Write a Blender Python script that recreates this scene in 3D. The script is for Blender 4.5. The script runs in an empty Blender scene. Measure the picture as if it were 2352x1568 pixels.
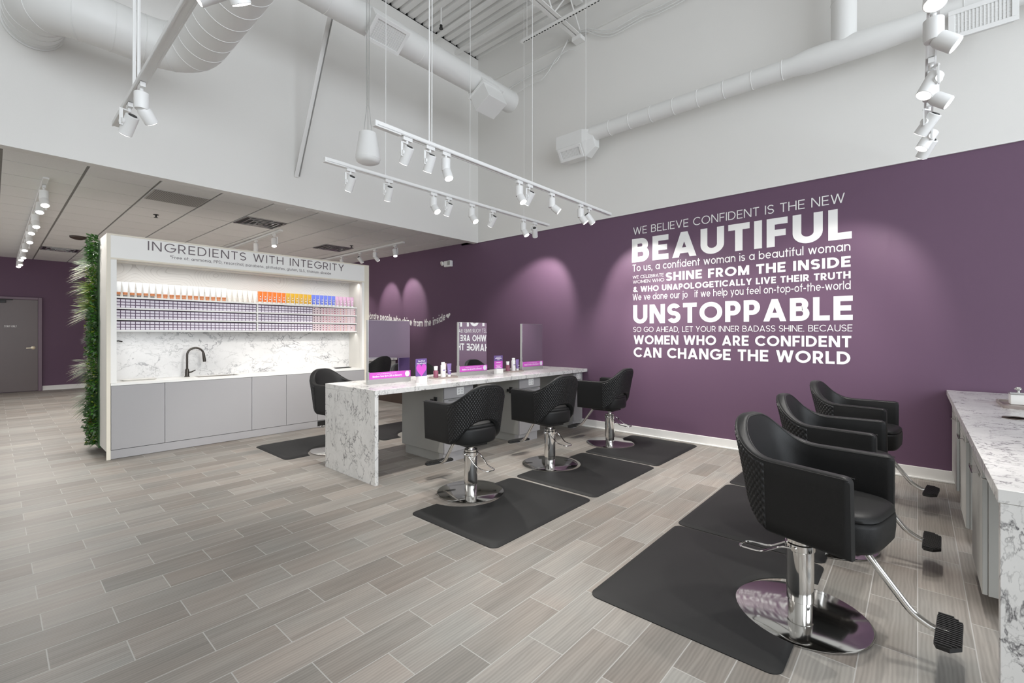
import bpy, bmesh, math, random
from math import sin, cos, pi, radians, hypot, atan2
from mathutils import Vector, Matrix
random.seed(7)
S = bpy.context.scene
COL = S.collection
# ------------------------------------------------------------------ camera, world, large lights, exposure
CAMZ = 1.41
FPX, CX, HY = 1054.78, 1176.0, 766.8            # focal length, centre and horizon for a 2352 x 1568 frame
cam = bpy.data.cameras.new('camera'); camo = bpy.data.objects.new('camera', cam); COL.objects.link(camo)
cam.sensor_width = 36.0; cam.lens = FPX / 2352 * 36; cam.shift_y = -(784 - HY) / 2352; cam.clip_start = 0.05
_yaw = atan2(0.66204, 0.74947)                   # level camera; world X runs along the floor planks, Y along the purple wall
camo.location = (0, 0, CAMZ)
camo.rotation_euler = (pi / 2, 0, _yaw - pi / 2)
S.camera = camo
S.view_settings.view_transform = 'Standard'; S.view_settings.look = 'None'
S.view_settings.gamma = 1.0; S.view_settings.use_curve_mapping = False
S.view_settings.exposure = 0.22
W = bpy.data.worlds.new('world'); S.world = W; W.use_nodes = True
W.node_tree.nodes['Background'].inputs[0].default_value = (0.86, 0.93, 1.0, 1)
W.node_tree.nodes['Background'].inputs[1].default_value = 0.6
S.cycles.max_bounces = 8; S.cycles.diffuse_bounces = 5; S.cycles.glossy_bounces = 5
S.cycles.transmission_bounces = 6; S.cycles.transparent_max_bounces = 8
S.cycles.sample_clamp_indirect = 4.0; S.cycles.use_denoising = True
S.cycles.caustics_reflective = False; S.cycles.caustics_refractive = False
def area(name, loc, aim, sx, sy, power, color=(1, 1, 1)):
    l = bpy.data.lights.new(name, 'AREA'); l.shape = 'RECTANGLE'; l.size = sx; l.size_y = sy; l.energy = power; l.color = color
    o = bpy.data.objects.new(name, l); COL.objects.link(o); o.location = loc
    o.rotation_euler = (Vector(aim) - Vector(loc)).to_track_quat('-Z', 'Y').to_euler()
    return o
# cool daylight entering by the tall storefront windows behind the camera, plus an added side fill for the rear ceiling
DAY = (0.88, 0.94, 1.0)
area('window_daylight', (-1.6, -4.85, 2.7), (-1.6, 5, 3.0), 5.4, 5.0, 330, DAY)
area('window_daylight', (3.0, -4.85, 2.7), (3.0, 5, 3.0), 3.0, 5.0, 190, DAY)
area('window_daylight', (-4.85, 11.0, 1.6), (5, 11.0, 1.9), 8.5, 2.8, 90, (1.0, 0.98, 0.95))  # invented side light that lifts the rear ceiling
# ------------------------------------------------------------------ materials
def mat(name, col, rough=0.5, metal=0.0, spec=0.5, bump=None, mott=None, emit=None):
    m = bpy.data.materials.new(name); m.use_nodes = True
    n = m.node_tree; b = n.nodes['Principled BSDF']
    b.inputs['Base Color'].default_value = (*col, 1); b.inputs['Roughness'].default_value = rough
    b.inputs['Metallic'].default_value = metal; b.inputs['Specular IOR Level'].default_value = spec
    if emit: b.inputs['Emission Color'].default_value = (*emit[0], 1); b.inputs['Emission Strength'].default_value = emit[1]
    if bump or mott:
        tc = n.nodes.new('ShaderNodeTexCoord'); nz = n.nodes.new('ShaderNodeTexNoise')
        nz.inputs['Scale'].default_value = (bump or mott)[0]; nz.inputs['Detail'].default_value = 4
        n.links.new(tc.outputs['Object'], nz.inputs['Vector'])
        if bump:
            bp = n.nodes.new('ShaderNodeBump'); bp.inputs['Strength'].default_value = bump[1]; bp.inputs['Distance'].default_value = 0.01
            n.links.new(nz.outputs['Fac'], bp.inputs['Height']); n.links.new(bp.outputs['Normal'], b.inputs['Normal'])
        if mott:
            r = n.nodes.new('ShaderNodeMapRange'); r.inputs[3].default_value = 1 - mott[1]; r.inputs[4].default_value = 1 + mott[1]
            mx = n.nodes.new('ShaderNodeVectorMath'); mx.operation = 'SCALE'; mx.inputs[0].default_value = col
            n.links.new(nz.outputs['Fac'], r.inputs[0]); n.links.new(r.outputs[0], mx.inputs['Scale']); n.links.new(mx.outputs[0], b.inputs['Base Color'])
    return m
def ramp(n, stops):
    r = n.nodes.new('ShaderNodeValToRGB'); e = r.color_ramp.elements
    while len(e) > 1: e.remove(e[-1])
    e[0].position = stops[0][0]; e[0].color = (*stops[0][1], 1)
    for p, c in stops[1:]: x = e.new(p); x.color = (*c, 1)
    return r
M = {}
M['white'] = mat('white_paint', (0.78, 0.768, 0.742), 0.7, bump=(160, 0.04), mott=(1.3, 0.02))
M['deck'] = mat('deck_paint', (0.82, 0.81, 0.79), 0.6, mott=(2, 0.03))
M['duct'] = mat('duct_paint', (0.78, 0.78, 0.765), 0.45, mott=(3, 0.02))
M['fixture'] = mat('fixture_white', (0.83, 0.83, 0.82), 0.4, mott=(9, 0.01))
M['purple'] = mat('purple_paint', (0.136, 0.077, 0.127), 0.55, spec=0.35, bump=(220, 0.05), mott=(1.0, 0.03))
M['base'] = mat('baseboard_white', (0.82, 0.81, 0.79), 0.4, mott=(5, 0.015))
M['tile'] = mat('ceiling_tile', (0.84, 0.835, 0.825), 0.9, bump=(90, 0.25), mott=(60, 0.04))
M['tee'] = mat('ceiling_tee', (0.30, 0.295, 0.285), 0.6, mott=(8, 0.02))
M['perf'] = mat('perforated_grey', (0.55, 0.54, 0.52), 0.5, mott=(8, 0.02))
M['cream'] = mat('cream_laminate', (0.76, 0.71, 0.60), 0.5, mott=(6, 0.03))
M['panel'] = mat('panel_offwhite', (0.72, 0.70, 0.66), 0.5, mott=(6, 0.015))
M['bright'] = mat('sign_white', (0.86, 0.85, 0.82), 0.45, mott=(6, 0.01))
M['greydoor'] = mat('cabinet_grey', (0.345, 0.338, 0.345), 0.5, mott=(5, 0.012))
M['taupe'] = mat('cabinet_taupe', (0.40, 0.395, 0.37), 0.5, mott=(5, 0.02))
M['slab'] = mat('solid_white', (0.84, 0.83, 0.80), 0.3, mott=(7, 0.01))
M['leather'] = mat('black_leather', (0.012, 0.012, 0.0122), 0.45, spec=0.28, bump=(420, 0.12))
M['quilt'] = mat('quilted_leather', (0.010, 0.010, 0.0105), 0.38, spec=0.42, bump=(420, 0.08))
M['seam'] = mat('seam_thread', (0.008, 0.008, 0.008), 0.6)
M['chrome'] = mat('polished_chrome', (0.80, 0.79, 0.77), 0.06, 1.0, mott=(4, 0.02))
M['brushed'] = mat('brushed_steel', (0.62, 0.61, 0.59), 0.09, 1.0, mott=(30, 0.03))
M['mirror'] = mat('mirror_glass', (0.86, 0.87, 0.88), 0.01, 1.0, mott=(2, 0.01))
M['rubber'] = mat('black_rubber', (0.018, 0.018, 0.018), 0.55, bump=(300, 0.1))
M['mat'] = mat('mat_rubber', (0.017, 0.017, 0.017), 0.6, spec=0.3, bump=(350, 0.1), mott=(3, 0.15))
M['black'] = mat('black_metal', (0.012, 0.012, 0.012), 0.4, mott=(9, 0.05))
M['dark'] = mat('dark_gap', (0.012, 0.012, 0.012), 0.9, spec=0.1)
M['bronze'] = mat('dark_bronze', (0.07, 0.062, 0.055), 0.3, 0.8, mott=(20, 0.05))
M['brass'] = mat('satin_nickel', (0.45, 0.38, 0.28), 0.3, 1.0, mott=(20, 0.05))
M['alu'] = mat('satin_aluminium', (0.46, 0.46, 0.45), 0.35, 0.6, mott=(9, 0.02))
M['letter'] = mat('white_vinyl', (0.86, 0.85, 0.84), 0.5, mott=(9, 0.01))
M['sign_grey'] = mat('sign_lettering', (0.13, 0.10, 0.11), 0.45, mott=(9, 0.02))
M['doorpaint'] = mat('door_taupe', (0.155, 0.125, 0.125), 0.35, mott=(2, 0.05))
M['frame'] = mat('door_frame_mauve', (0.20, 0.14, 0.18), 0.4, mott=(4, 0.04))
M['wood'] = mat('dark_wood', (0.05, 0.03, 0.022), 0.5, mott=(12, 0.2))
M['magenta'] = mat('magenta_print', (0.55, 0.09, 0.50), 0.35, mott=(4, 0.05))
M['violet'] = mat('violet_print', (0.13, 0.08, 0.24), 0.35, mott=(4, 0.05))
M['print'] = mat('white_print', (0.88, 0.86, 0.88), 0.5)
M['outlet'] = mat('outlet_white', (0.80, 0.80, 0.79), 0.35)
M['boxdark'] = mat('box_purple', (0.12, 0.065, 0.13), 0.5, mott=(20, 0.1))
M['boxlabel'] = mat('box_label', (0.80, 0.75, 0.82), 0.5, mott=(60, 0.12))
M['boxpink'] = mat('box_pink', (0.80, 0.66, 0.68), 0.5, mott=(20, 0.05))
M['tray'] = mat('tray_taupe', (0.30, 0.25, 0.23), 0.35, mott=(10, 0.05))
M['basin'] = mat('basin_steel', (0.40, 0.38, 0.35), 0.3, 0.9, mott=(10, 0.05))
M['lens'] = mat('lamp_lens', (1, 1, 1), 0.4, emit=((1.0, 0.97, 0.93), 9.0))
M['lensoff'] = mat('lamp_lens_side', (0.8, 0.8, 0.78), 0.4, emit=((1.0, 0.97, 0.93), 1.2))
M['silver'] = mat('silver_vane', (0.60, 0.60, 0.60), 0.25, 0.9, mott=(10, 0.05))
M['acrylic'] = mat('acrylic_edge', (0.75, 0.72, 0.80), 0.15, mott=(9, 0.02))
def tubemat(name, c, r=0.35): M[name] = mat(name, c, r, mott=(25, 0.08))
tubemat('tube_white', (0.82, 0.84, 0.84)); tubemat('tube_copper', (0.62, 0.24, 0.10)); tubemat('tube_grey', (0.18, 0.17, 0.16))
tubemat('tube_cream', (0.86, 0.82, 0.76)); tubemat('tube_orange', (0.80, 0.17, 0.02)); tubemat('tube_gold', (0.62, 0.36, 0.03))
tubemat('tube_blue', (0.14, 0.19, 0.66)); tubemat('tube_pink', (0.62, 0.38, 0.54))
tubemat('bottle_plum', (0.20, 0.05, 0.09)); tubemat('bottle_white', (0.84, 0.84, 0.84)); tubemat('bottle_blush', (0.60, 0.46, 0.45)); tubemat('bottle_violet', (0.22, 0.15, 0.36))
tubemat('leaf_dark', (0.025, 0.085, 0.016), 0.5); tubemat('leaf_mid', (0.06, 0.20, 0.02), 0.5); tubemat('leaf_lime', (0.24, 0.33, 0.03), 0.5)
tubemat('leaf_pale', (0.50, 0.48, 0.36), 0.6); tubemat('leaf_sage', (0.13, 0.20, 0.11), 0.5); tubemat('leaf_rust', (0.40, 0.09, 0.02), 0.5)
for _k in ('leaf_dark', 'leaf_mid', 'leaf_lime', 'leaf_sage'):
    M[_k].node_tree.nodes['Principled BSDF'].inputs['Subsurface Weight'].default_value = 0.0
def floor_material():
    m = bpy.data.materials.new('wood_look_tile'); m.use_nodes = True; n = m.node_tree; L = n.links; b = n.nodes['Principled BSDF']
    geo = n.nodes.new('ShaderNodeNewGeometry')
    mp = n.nodes.new('ShaderNodeMapping'); mp.inputs['Location'].default_value = (-0.16, -2.925 + 0.195 * 60, 0); L.new(geo.outputs['Position'], mp.inputs['Vector'])
    def brick(c1, c2, mo, size):
        t = n.nodes.new('ShaderNodeTexBrick'); t.offset = 0.5; t.offset_frequency = 2
        t.inputs['Scale'].default_value = 1; t.inputs['Brick Width'].default_value = 0.5; t.inputs['Row Height'].default_value = 0.195
        t.inputs['Mortar Size'].default_value = size; t.inputs['Mortar Smooth'].default_value = 0.2; t.inputs['Bias'].default_value = -0.1
        t.inputs['Color1'].default_value = (*c1, 1); t.inputs['Color2'].default_value = (*c2, 1); t.inputs['Mortar'].default_value = (*mo, 1)
        L.new(mp.outputs[0], t.inputs['Vector']); return t
    b1 = brick((0.225, 0.206, 0.187), (0.325, 0.303, 0.280), (0.40, 0.385, 0.365), 0.0026)
    # a random number per plank to break the grain from plank to plank
    b2 = brick((0, 0, 0), (1, 1, 1), (0.5, 0.5, 0.5), 0.0)
    cmb = n.nodes.new('ShaderNodeVectorMath'); cmb.operation = 'MULTIPLY_ADD'; cmb.inputs[1].default_value = (3.1, 7.3, 5.7)
    L.new(b2.outputs['Color'], cmb.inputs[0]); L.new(geo.outputs['Position'], cmb.inputs[2])
    st = n.nodes.new('ShaderNodeMapping'); st.inputs['Scale'].default_value = (1.6, 26, 1); L.new(cmb.outputs[0], st.inputs['Vector'])
    nz = n.nodes.new('ShaderNodeTexNoise'); nz.inputs['Scale'].default_value = 1.0; nz.inputs['Detail'].default_value = 5; nz.inputs['Distortion'].default_value = 0.6
    L.new(st.outputs[0], nz.inputs['Vector'])
    st2 = n.nodes.new('ShaderNodeMapping'); st2.inputs['Scale'].default_value = (2.2, 9, 1); L.new(cmb.outputs[0], st2.inputs['Vector'])
    wv = n.nodes.new('ShaderNodeTexWave'); wv.wave_type = 'RINGS'; wv.inputs['Scale'].default_value = 2.2; wv.inputs['Distortion'].default_value = 5; wv.inputs['Detail'].default_value = 3
    L.new(st2.outputs[0], wv.inputs['Vector'])
    gr = n.nodes.new('ShaderNodeMath'); gr.operation = 'MULTIPLY_ADD'; gr.inputs[1].default_value = 0.22; L.new(wv.outputs['Fac'], gr.inputs[0]); L.new(nz.outputs['Fac'], gr.inputs[2])
    mr = n.nodes.new('ShaderNodeMapRange'); mr.inputs[1].default_value = 0.25; mr.inputs[2].default_value = 0.95; mr.inputs[3].default_value = 0.74; mr.inputs[4].default_value = 1.22
    L.new(gr.outputs[0], mr.inputs[0])
    big = n.nodes.new('ShaderNodeTexNoise'); big.inputs['Scale'].default_value = 1.7; L.new(cmb.outputs[0], big.inputs['Vector'])
    hue = ramp(n, [(0.3, (1.05, 1.0, 0.96)), (0.7, (0.96, 1.0, 1.0))]); L.new(big.outputs['Fac'], hue.inputs[0])
    m1 = n.nodes.new('ShaderNodeVectorMath'); m1.operation = 'MULTIPLY'; L.new(b1.outputs['Color'], m1.inputs[0]); L.new(hue.outputs[0], m1.inputs[1])
    m2 = n.nodes.new('ShaderNodeVectorMath'); m2.operation = 'SCALE'; L.new(m1.outputs[0], m2.inputs[0]); L.new(mr.outputs[0], m2.inputs['Scale'])
    mixm = n.nodes.new('ShaderNodeMix'); mixm.data_type = 'RGBA'; L.new(b1.outputs['Fac'], mixm.inputs['Factor']); L.new(m2.outputs[0], mixm.inputs['A']); mixm.inputs['B'].default_value = (0.41, 0.395, 0.375, 1)
    L.new(mixm.outputs['Result'], b.inputs['Base Color'])
    b.inputs['Roughness'].default_value = 0.50; b.inputs['Specular IOR Level'].default_value = 0.30
    bp = n.nodes.new('ShaderNodeBump'); bp.inputs['Strength'].default_value = 0.18; bp.inputs['Distance'].default_value = 0.004
    sub = n.nodes.new('ShaderNodeMath'); sub.operation = 'SUBTRACT'; L.new(gr.outputs[0], sub.inputs[0]); L.new(b1.outputs['Fac'], sub.inputs[1])
    L.new(sub.outputs[0], bp.inputs['Height']); L.new(bp.outputs['Normal'], b.inputs['Normal'])
    return m
M['floor'] = floor_material()
def marble_material(name, scale, stretch, base, vein, amount, rough=0.22, wid=0.020):
    m = bpy.data.materials.new(name); m.use_nodes = True; n = m.node_tree; L = n.links; b = n.nodes['Principled BSDF']
    geo = n.nodes.new('ShaderNodeNewGeometry'); mp = n.nodes.new('ShaderNodeMapping'); mp.inputs['Scale'].default_value = stretch; mp.inputs['Rotation'].default_value = (0.3, 0.2, 0.5)
    L.new(geo.outputs['Position'], mp.inputs['Vector'])
    def nz(s, d, rgh=0.6):
        t = n.nodes.new('ShaderNodeTexNoise'); t.inputs['Scale'].default_value = s; t.inputs['Detail'].default_value = d; t.inputs['Roughness'].default_value = rgh; L.new(mp.outputs[0], t.inputs['Vector']); return t
    def vein_of(s, width, dist):
        w = n.nodes.new('ShaderNodeTexNoise'); w.inputs['Scale'].default_value = s; w.inputs['Detail'].default_value = 5; w.inputs['Roughness'].default_value = 0.62; w.inputs['Distortion'].default_value = dist
        L.new(mp.outputs[0], w.inputs['Vector'])
        a = n.nodes.new('ShaderNodeMath'); a.operation = 'SUBTRACT'; a.inputs[1].default_value = 0.5; L.new(w.outputs['Fac'], a.inputs[0])
        c = n.nodes.new('ShaderNodeMath'); c.operation = 'ABSOLUTE'; L.new(a.outputs[0], c.inputs[0])
        r = n.nodes.new('ShaderNodeMapRange'); r.inputs[1].default_value = 0; r.inputs[2].default_value = width; r.inputs[3].default_value = 1; r.inputs[4].default_value = 0; L.new(c.outputs[0], r.inputs[0]); return r
    v1 = vein_of(scale, wid, 0.45); v2 = vein_of(scale * 2.3, wid * 1.3, 0.3)
    mk = nz(scale * 0.9, 3); mr = n.nodes.new('ShaderNodeMapRange'); mr.inputs[1].default_value = 0.38; mr.inputs[2].default_value = 0.58; L.new(mk.outputs['Fac'], mr.inputs[0])
    mk2 = nz(scale * 1.7, 3); mr2 = n.nodes.new('ShaderNodeMapRange'); mr2.inputs[1].default_value = 0.42; mr2.inputs[2].default_value = 0.66; L.new(mk2.outputs['Fac'], mr2.inputs[0])
    a1 = n.nodes.new('ShaderNodeMath'); a1.operation = 'MULTIPLY'; L.new(v1.outputs[0], a1.inputs[0]); L.new(mr.outputs[0], a1.inputs[1])
    a2 = n.nodes.new('ShaderNodeMath'); a2.operation = 'MULTIPLY'; L.new(v2.outputs[0], a2.inputs[0]); L.new(mr2.outputs[0], a2.inputs[1])
    a3 = n.nodes.new('ShaderNodeMath'); a3.operation = 'MULTIPLY_ADD'; a3.inputs[1].default_value = 0.6; L.new(a2.outputs[0], a3.inputs[0]); L.new(a1.outputs[0], a3.inputs[2])
    a4 = n.nodes.new('ShaderNodeMath'); a4.operation = 'MULTIPLY'; a4.use_clamp = True; a4.inputs[1].default_value = amount; L.new(a3.outputs[0], a4.inputs[0])
    cl = nz(scale * 0.6, 4); clr = ramp(n, [(0.35, tuple(x * 0.90 for x in base)), (0.6, base)]); L.new(cl.outputs['Fac'], clr.inputs[0])
    mx = n.nodes.new('ShaderNodeMix'); mx.data_type = 'RGBA'; L.new(a4.outputs[0], mx.inputs['Factor']); L.new(clr.outputs[0], mx.inputs['A']); mx.inputs['B'].default_value = (*vein, 1)
    L.new(mx.outputs['Result'], b.inputs['Base Color']); b.inputs['Roughness'].default_value = rough
    return m
M['marble'] = marble_material('white_marble', 5.5, (1.0, 1.0, 0.7), (0.74, 0.73, 0.71), (0.15, 0.145, 0.15), 0.9)
M['splash'] = marble_material('backsplash_marble', 3.2, (1, 1, 1.3), (0.66, 0.655, 0.65), (0.16, 0.16, 0.17), 0.85)
def topo_material():
    m = mat('contour_wallcovering', (0.66, 0.64, 0.60), 0.6); n = m.node_tree; L = n.links; b = n.nodes['Principled BSDF']
    geo = n.nodes.new('ShaderNodeNewGeometry'); w = n.nodes.new('ShaderNodeTexNoise'); w.inputs['Scale'].default_value = 1.9; w.inputs['Detail'].default_value = 0.5; L.new(geo.outputs['Position'], w.inputs['Vector'])
    a = n.nodes.new('ShaderNodeMath'); a.operation = 'MULTIPLY'; a.inputs[1].default_value = 42; L.new(w.outputs['Fac'], a.inputs[0])
    f = n.nodes.new('ShaderNodeMath'); f.operation = 'FRACT'; L.new(a.outputs[0], f.inputs[0])
    r = ramp(n, [(0.0, (0.50, 0.475, 0.45)), (0.16, (0.66, 0.64, 0.61)), (1.0, (0.68, 0.66, 0.63))]); L.new(f.outputs[0], r.inputs[0]); L.new(r.outputs[0], b.inputs['Base Color'])
    return m
M['topo'] = topo_material()
def glass_pane():
    m = bpy.data.materials.new('clear_pane'); m.use_nodes = True; n = m.node_tree
    g = n.nodes.new('ShaderNodeBsdfGlossy'); g.inputs['Roughness'].default_value = 0.0; t = n.nodes.new('ShaderNodeBsdfTransparent'); f = n.nodes.new('ShaderNodeFresnel'); mx = n.nodes.new('ShaderNodeMixShader')
    n.links.new(f.outputs[0], mx.inputs[0]); n.links.new(t.outputs[0], mx.inputs[1]); n.links.new(g.outputs[0], mx.inputs[2]); n.links.new(mx.outputs[0], n.nodes['Material Output'].inputs[0])
    return m
M['pane'] = glass_pane()
def plug(m, rough):                                   # anisotropic brushing round the base disc
    b = m.node_tree.nodes['Principled BSDF']; b.inputs['Anisotropic'].default_value = 0.6
    t = m.node_tree.nodes.new('ShaderNodeTangent'); t.direction_type = 'RADIAL'; t.axis = 'Z'; m.node_tree.links.new(t.outputs[0], b.inputs['Tangent'])
plug(M['brushed'], 0.1)
# ------------------------------------------------------------------ geometry helpers
class G:
    def __init__(s): s.v = []; s.f = []; s.m = []
    def add(s, vs, fs, m=0):
        o = len(s.v); s.v += [tuple(p) for p in vs]; s.f += [tuple(i + o for i in f) for f in fs]; s.m += [m] * len(fs); return s
    def box(s, x0, x1, y0, y1, z0, z1, m=0, front=None):
        vs = [(x, y, z) for z in (z0, z1) for y in (y0, y1) for x in (x0, x1)]
        return s.add(vs, [(0, 2, 3, 1), (4, 5, 7, 6), (0, 1, 5, 4), (2, 6, 7, 3), (0, 4, 6, 2), (1, 3, 7, 5)], m)
    def prism(s, poly, z0, z1, m=0):
        n = len(poly); vs = [(x, y, z0) for x, y in poly] + [(x, y, z1) for x, y in poly]
        fs = [tuple(range(n - 1, -1, -1)), tuple(range(n, 2 * n))] + [(i, (i + 1) % n, n + (i + 1) % n, n + i) for i in range(n)]
        return s.add(vs, fs, m)
    def loops(s, L, closed=False, cap=True, m=0):     # a skin over equal closed rings
        n = len(L[0]); vs = [p for l in L for p in l]; fs = []
        K = len(L) if closed else len(L) - 1
        for k in range(K):
            a, b = k * n, ((k + 1) % len(L)) * n
            fs += [(a + i, a + (i + 1) % n, b + (i + 1) % n, b + i) for i in range(n)]
        if cap and not closed: fs += [tuple(range(n - 1, -1, -1)), tuple(range((len(L) - 1) * n, len(L) * n))]
        return s.add(vs, fs, m)
    def cyl(s, p0, p1, r0, r1=None, n=20, cap=True, m=0): return s.tube([p0, p1], [r0, r0 if r1 is None else r1], n, cap, m)
    def tube(s, path, r, n=10, cap=True, m=0):
        P = [Vector(p) for p in path]; R = r if isinstance(r, (list, tuple)) else [r] * len(P)
        t0 = (P[1] - P[0]).normalized(); up = Vector((0, 0, 1)) if abs(t0.z) < 0.9 else Vector((1, 0, 0)); u = t0.cross(up).normalized(); L = []
        for i, p in enumerate(P):
            t = (P[min(i + 1, len(P) - 1)] - P[max(i - 1, 0)]).normalized(); u = (u - t * u.dot(t)).normalized(); w = t.cross(u)
            L.append([tuple(p + (u * cos(2 * pi * k / n) + w * sin(2 * pi * k / n)) * R[i]) for k in range(n)])
        return s.loops(L, cap=cap, m=m)
    def lathe(s, prof, n=24, c=(0, 0, 0), m=0):       # profile of (radius, z) turned round z
        return s.loops([[(c[0] + r * cos(2 * pi * k / n), c[1] + r * sin(2 * pi * k / n), c[2] + z) for k in range(n)] for r, z in prof], m=m)
    def rod(s, a, b, w, h_, m=0):                     # rectangular bar between two points
        a, b = Vector(a), Vector(b); t = (b - a).normalized(); up = Vector((0, 0, 1)) if abs(t.z) < 0.95 else Vector((1, 0, 0)); u = t.cross(up).normalized() * w / 2; v = u.cross(t).normalized() * h_ / 2
        return s.loops([[tuple(p + u + v), tuple(p - u + v), tuple(p - u - v), tuple(p + u - v)] for p in (a, b)], m=m)
    def tf(s, mx): s.v = [tuple(mx @ Vector(p)) for p in s.v]; return s
    def move(s, d): s.v = [(p[0] + d[0], p[1] + d[1], p[2] + d[2]) for p in s.v]; return s
    def merge(s, g): s.add(g.v, g.f); s.m[-len(g.f):] = g.m; return s
def arcpts(pts, r, n=6):                              # round the inner corners of a polyline
    P = [Vector(p) for p in pts]; out = [P[0]]
    for a, b, c in zip(P, P[1:], P[2:]):
        d1 = (a - b); d2 = (c - b); k = min(r, d1.length * 0.49, d2.length * 0.49); p = b + d1.normalized() * k; q = b + d2.normalized() * k
        for i in range(n + 1):
            t = i / n; out.append(p * (1 - t) ** 2 + b * 2 * t * (1 - t) + q * t * t)
    return out + [P[-1]]
def obj(name, g, mats, parent=None, smooth=35, bevel=0, world=False, kind=None, label=None, fix=True):
    me = bpy.data.meshes.new(name); v = g.v
    if world and parent is not None:
        o = Vector(parent.location)
        if parent.parent: o = o + Vector(parent.parent.location)
        v = [(p[0] - o.x, p[1] - o.y, p[2] - o.z) for p in v]
    me.from_pydata(v, [], g.f)
    for m in (mats if isinstance(mats, (list, tuple)) else [mats]): me.materials.append(M[m])
    me.polygons.foreach_set('material_index', g.m)
    me.validate()
    if fix: bm = bmesh.new(); bm.from_mesh(me); bmesh.ops.recalc_face_normals(bm, faces=bm.faces); bm.to_mesh(me); bm.free()
    if smooth: me.polygons.foreach_set('use_smooth', [True] * len(me.polygons)); me.set_sharp_from_angle(angle=radians(smooth))
    me.update(); o = bpy.data.objects.new(name, me); COL.objects.link(o)
    if parent is not None: o.parent = parent
    if bevel:
        b = o.modifiers.new('bevel', 'BEVEL'); b.width = bevel; b.segments = 2; b.limit_method = 'ANGLE'; b.angle_limit = radians(40)
    if kind: o['kind'] = kind
    if label: o['label'] = label
    return o
def tag(o, label, cat, group=None):
    o['label'] = label; o['category'] = cat
    if group: o['group'] = group
    return o
def thing(name, label, cat, loc=(0, 0, 0), rz=0, group=None):
    o = bpy.data.objects.new(name, None); COL.objects.link(o); o.location = loc; o.rotation_euler = (0, 0, rz); o.empty_display_size = 0.1
    return tag(o, label, cat, group)
KIDS = {}
def kids(o): return [c for c in bpy.data.objects if c.parent == o]
def dup(root, loc, rz, label=None, group=None, rot=None):
    def rec(o, par):
        c = o.copy(); COL.objects.link(c); c.parent = par
        for k in KIDS.setdefault(o.name, kids(o)): rec(k, c)
        return c
    r = rec(root, None); r.location = loc; r.rotation_euler = rot or (0, 0, rz)
    if label: r['label'] = label
    if group: r['group'] = group
    return r
def struct(name, g, mats, label=None, **k):
    o = obj(name, g, mats, **k); o['kind'] = 'structure'
    if label: o['label'] = label
    return o
def rrect(x0, x1, y0, y1, r, n=6):
    out = []
    for cx_, cy_, a in ((x1 - r, y1 - r, 0), (x0 + r, y1 - r, 90), (x0 + r, y0 + r, 180), (x1 - r, y0 + r, 270)):
        out += [(cx_ + r * cos(radians(a + 90 * i / n)), cy_ + r * sin(radians(a + 90 * i / n))) for i in range(n + 1)]
    return out
ORD = 'first second third fourth fifth sixth seventh eighth ninth tenth eleventh twelfth thirteenth fourteenth fifteenth sixteenth seventeenth eighteenth nineteenth twentieth'.split()
def nth(i):
    if i < 20: return ORD[i]
    if i < 29: return 'twenty-' + ORD[i - 20]
    if i == 29: return 'thirtieth'
    return 'thirty-' + ORD[i - 30]
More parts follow.
